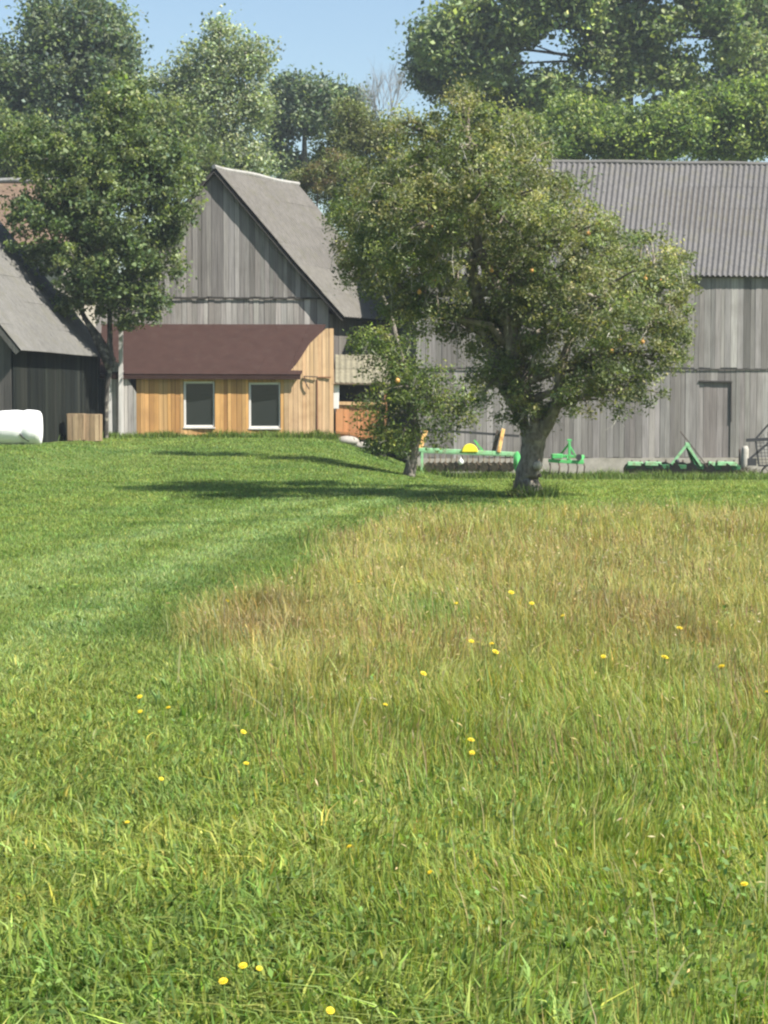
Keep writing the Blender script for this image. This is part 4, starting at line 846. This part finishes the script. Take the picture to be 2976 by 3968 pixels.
mb = MB(); mb.bar(q2(2425, 1806, D2+.08), q2(2868, 1812, D2+.08), .10, .13); mb.bar(q2(2440, 1800, D2+.9), q2(2850, 1803, D2+.9), .09, .09)
for px in (2435, 2590, 2720, 2855): mb.bar(q2(px, 1806), q2(px, 1802, D2+.9), .07, .08)
mb.build('main_beam', M['dkgreen'] if 'dkgreen' in M else M['green'], dh, bevel=.01)
mb = MB(); top = q2(2660, 1725); mb.bar(q2(2602, 1800), top, .06, .08); mb.bar(q2(2718, 1806), top+V3((.02, 0, 0)), .06, .08); mb.bar(q2(2655, 1722), q2(2675, 1724), .07, .12); mb.build('hitch_frame', M['palegreen'], dh, bevel=.008)
mb = MB(); mb.bar(q2(2664, 1728, D2+.05), q2(2690, 1800, D2+.45), .10, .10); mb.bar(q2(2676, 1740, D2+.05), q2(2706, 1800, D2+.5), .05, .06); mb.build('rear_brace', M['dkgreen'] if 'dkgreen' in M else M['green'], dh)
mb = MB(); mb.bar(q2(2636, 1672, D2-.05), q2(2668, 1712, D2-.02), .03, .035); mb.bar(q2(2668, 1712, D2-.02), q2(2742, 1810, D2-.05), .028, .03); mb.build('top_link', M['steel'], dh)
mb = MB(); mb.sphere(q2(2624, 1788, D2-.1), (.07, .05, .07)); mb.build('pivot', M['black'], dh, smooth=True)
for k_ in range(13):
    px = 2445+k_*33; dd = D2+(.0 if k_ % 2 else .55); mb = MB(); a_ = q2(px, 1838, dd); gzk = gz1(a_.x, dd); rr = .24; a_.z = gzk+rr*.82
    mb.disc(a_, (.55, 1, .03), rr, .05, 20, dish=.25); mb.bar(a_+V3((0, .02, 0)), a_+V3((.03, .05, .3)), .05, .03); mb.build('disc', M['steel'], dh)
mb = MB(); mb.tube([q2(2440, 1836, D2+.02), q2(2860, 1840, D2+.02)], .03, 8); mb.build('axle', M['steel'], dh)
# rake / wheel frame at the right edge
D3 = 58.3
def q3(px, py, D=D3): return P(px, py, D)
rk = thing('wire_hay_rake', (q3(2960, 1830).x, D3, gz1(q3(2960, 1830).x, D3)), 'dark steel framed rake with wire mesh panels, cut by the right edge', 'farm machine')
mb = MB(); mb.bar(q3(2892, 1706), q3(3060, 1698), .09, .10); mb.bar(q3(2925, 1704), q3(3000, 1620), .05, .05); mb.bar(q3(2928, 1708), q3(2940, 1800), .05, .05); mb.bar(q3(2900, 1782), q3(3010, 1690), .05, .06); mb.bar(q3(2938, 1804), q3(3060, 1806), .05, .05); mb.bar(q3(3055, 1630), q3(3055, 1806), .05, .05); mb.bar(q3(3000, 1620), q3(3060, 1620), .05, .05)
mb.box(q3(2912, 1790), (.26, .2, .22)); mb.build('frame', M['black'], rk)
mb = MB()
for k_ in range(9): mb.tube([q3(2930+k_*14, 1706, D3+.03), q3(2942+k_*14, 1804, D3+.03)], .008, 4)
for k_ in range(7): mb.tube([q3(2930, 1716+k_*13, D3+.04), q3(3058, 1714+k_*13, D3+.04)], .008, 4)
for k_ in range(8): mb.tube([q3(2945+k_*14, 1690-k_*8, D3+.03), q3(2950+k_*14, 1706, D3+.03)], .007, 4)
mb.build('wire_mesh', M['black'], rk)
mb = MB(); mb.ring(q3(3000, 1850), (.2, 1, 0), .42, .03, 24, 6); mb.ring(q3(3000, 1850), (.2, 1, 0), .07, .04, 12, 6)
for k_ in range(8): a_ = k_*math.pi/4; mb.tube([q3(3000, 1850), q3(3000, 1850)+V3((math.cos(a_)*.42, 0, math.sin(a_)*.42))], .012, 4)
mb.build('wheel', M['black'], rk)
# white post with brush heap
pp = q3(2885, 1800); o = thing('stone_post', (pp.x, D3, gz1(pp.x, D3)), 'pale whitewashed post between the disc harrow and the wire rake', 'post')
mb = MB(); z0 = gz1(pp.x, D3)-.1; zt = q3(2880, 1728).z; mb.tube([(pp.x-.02, D3, z0), (pp.x, D3, z0+.5), (pp.x+.02, D3, zt-.1), (pp.x+.01, D3, zt)], [.13, .12, .11, .07], 10, (1, 1, 1), rough=.15); mb.build('shaft', M['whitewash'] if 'whitewash' in M else M['concrete'], o, smooth=True)
mb = MB(); a_ = q3(2866, 1740); mb.bar(a_, (a_.x+.0, D3, z0), .05, .05); mb.build('stake', M['steel'], o)
pp = q3(2870, 1830, 57.6); z0 = gz1(pp.x, 57.6); mb = MB()
for _ in range(170):
    a_ = V3((pp.x+random.gauss(0, .26), 57.5+random.gauss(0, .15), z0)); h_ = max(.05, .42-abs(a_.x-pp.x)*.9)*random.uniform(.4, 1); b_ = a_+V3((random.uniform(-.25, .4), random.uniform(-.1, .1), h_)); mb.tube([a_, a_.lerp(b_, .5)+V3((.02, 0, .03)), b_], [.014, .011, .005], 4, (.07, .06, .04))
tag(mb.build('brushwood_heap', M['bark'], None, (pp.x, 57.6, z0)), 'dark tangled heap of brushwood at the foot of the pale post', 'brushwood')

# ------------------------------------------------------------------ dandelions
FL = [(879, 2337, 'alone on the left rim of the brown grass patch'), (1390, 2264, 'farthest back, in the pale tan grass left of centre'), (1767, 2338, 'just left of the brightest far bloom'), (1981, 2296, 'large bright bloom farthest back in the reddish stems'),
      (2060, 2338, 'small one just right of the largest far bloom'), (2180, 2386, 'small one in the tan grass, further right of the far blooms'), (1826, 2485, 'left neighbour of the tight pair in the middle of the meadow'), (1905, 2494, 'upper bloom of the tight pair in the middle of the meadow'),
      (1920, 2526, 'lower bloom of the tight pair in the middle of the meadow'), (1641, 2610, 'single bright bloom below and left of the tight middle pair'), (2338, 2544, 'single bloom in tan grass midway between the tight pair and the right edge'), (2576, 2547, 'faint small bloom left of the bright one near the right edge'),
      (2795, 2583, 'bright single bloom near the right edge in tan grass'), (2973, 2682, 'half cut by the right edge of the picture'), (1493, 2730, 'dull ochre bloom in the middle, above the green growth'), (541, 2700, 'upper bloom of the left trio in short grass'),
      (543, 2757, 'lower bloom of the left trio in short grass'), (652, 2742, 'right bloom of the left trio in short grass'), (943, 2836, 'low bloom half hidden by blades, at the end of the slanting dry stalk'), (1825, 2867, 'upper of two stacked blooms in lush green grass at the centre'),
      (1829, 2917, 'lower of two stacked blooms in lush green grass at the centre'), (625, 3018, 'bright pale bloom in short grass on the left'), (954, 2958, 'dim bloom between the clover leaves left of centre'), (493, 3186, 'flat dull bloom alone in the left short grass'),
      (1353, 3280, 'narrow pale bloom alone in the green, seen edge on'), (1665, 3380, 'large lemon bloom on a dark green tuft near the lower centre'), (2884, 3430, 'greenish bloom near the lower right edge'), (942, 3742, 'left bloom of the pair near the bottom'),
      (1004, 3754, 'right bloom of the pair near the bottom'), (865, 3802, 'bloom below and left of the bottom pair'), (1280, 3934, 'lowest bloom of all, at the bottom edge'), (2633, 2434, 'tiny far bloom at the right, above the others')]
for (px, py, lab) in FL:
    h_ = .13 if 1450 < px and py < 3000 else (.09 if py < 3300 else .075)
    if py > 2600: h_ += .03
    elif px > 1450: h_ += .09
    Dp = (1.6-h_)*F/(py-1560)*1.0
    p_ = P(px, py, Dp); g0 = gz1(p_.x, Dp)
    p_.z = max(p_.z, g0+.09)
    o = thing('dandelion', (p_.x, Dp, g0), 'yellow dandelion, '+lab, 'flower', 'yellow dandelions in the grass')
    r_ = random.uniform(.009, .0135)*(1.0 if py > 3000 else (1.3 if py > 2650 else 1.75))
    mb = MB(); tilt = Matrix.Rotation(R(random.uniform(8, 40)), 4, 'X') @ Matrix.Rotation(R(random.uniform(-25, 25)), 4, 'Y')
    for ring_, (rr, zz, n_) in enumerate(((1.0, .0, 16), (.72, .18, 13), (.42, .30, 9))):
        for k_ in range(n_):
            a_ = 2*math.pi*(k_+ring_*.4)/n_+random.uniform(-.1, .1); da = .24+ring_*.08
            pts = [V3((0, 0, zz*.6)), V3((math.cos(a_-da)*rr*.8, math.sin(a_-da)*rr*.8, zz+.12)), V3((math.cos(a_)*rr, math.sin(a_)*rr, zz+.08)), V3((math.cos(a_+da)*rr*.8, math.sin(a_+da)*rr*.8, zz+.12))]
            mb.add([p_+tilt.to_3x3() @ (v*r_) for v in pts], [(0, 1, 2, 3)])
    mb.build('flower_head', M['petal'], o)
    mb = MB(); mb.tube([p_+V3((0, 0, -.006)), p_.lerp(V3((p_.x, Dp, g0)), .5)+V3((.005, 0, 0)), V3((p_.x+.004, Dp, g0-.01))], .0022, 5); mb.tube([p_+V3((0, 0, -.014)), p_+V3((0, 0, -.003))], [.004, .006], 7); mb.build('stem', M['stem'], o)

# ------------------------------------------------------------------ thin summer haze
hm_, t, b = newmat('haze_air'); t.nodes.remove(b)
pv = t.nodes.new('ShaderNodeVolumePrincipled'); pv.inputs['Color'].default_value = (.80, .90, 1.0, 1); pv.inputs['Density'].default_value = .0005; pv.inputs['Anisotropy'].default_value = .2
t.links.new(pv.outputs[0], t.nodes['Material Output'].inputs['Volume'])
mb = MB(); mb.hexa([(-60, -8, -2), (60, -8, -2), (60, 140, -2), (-60, 140, -2)], [(-60, -8, 32), (60, -8, 32), (60, 140, 32), (-60, 140, 32)])
tag(mb.build('haze', hm_), kind='stuff')
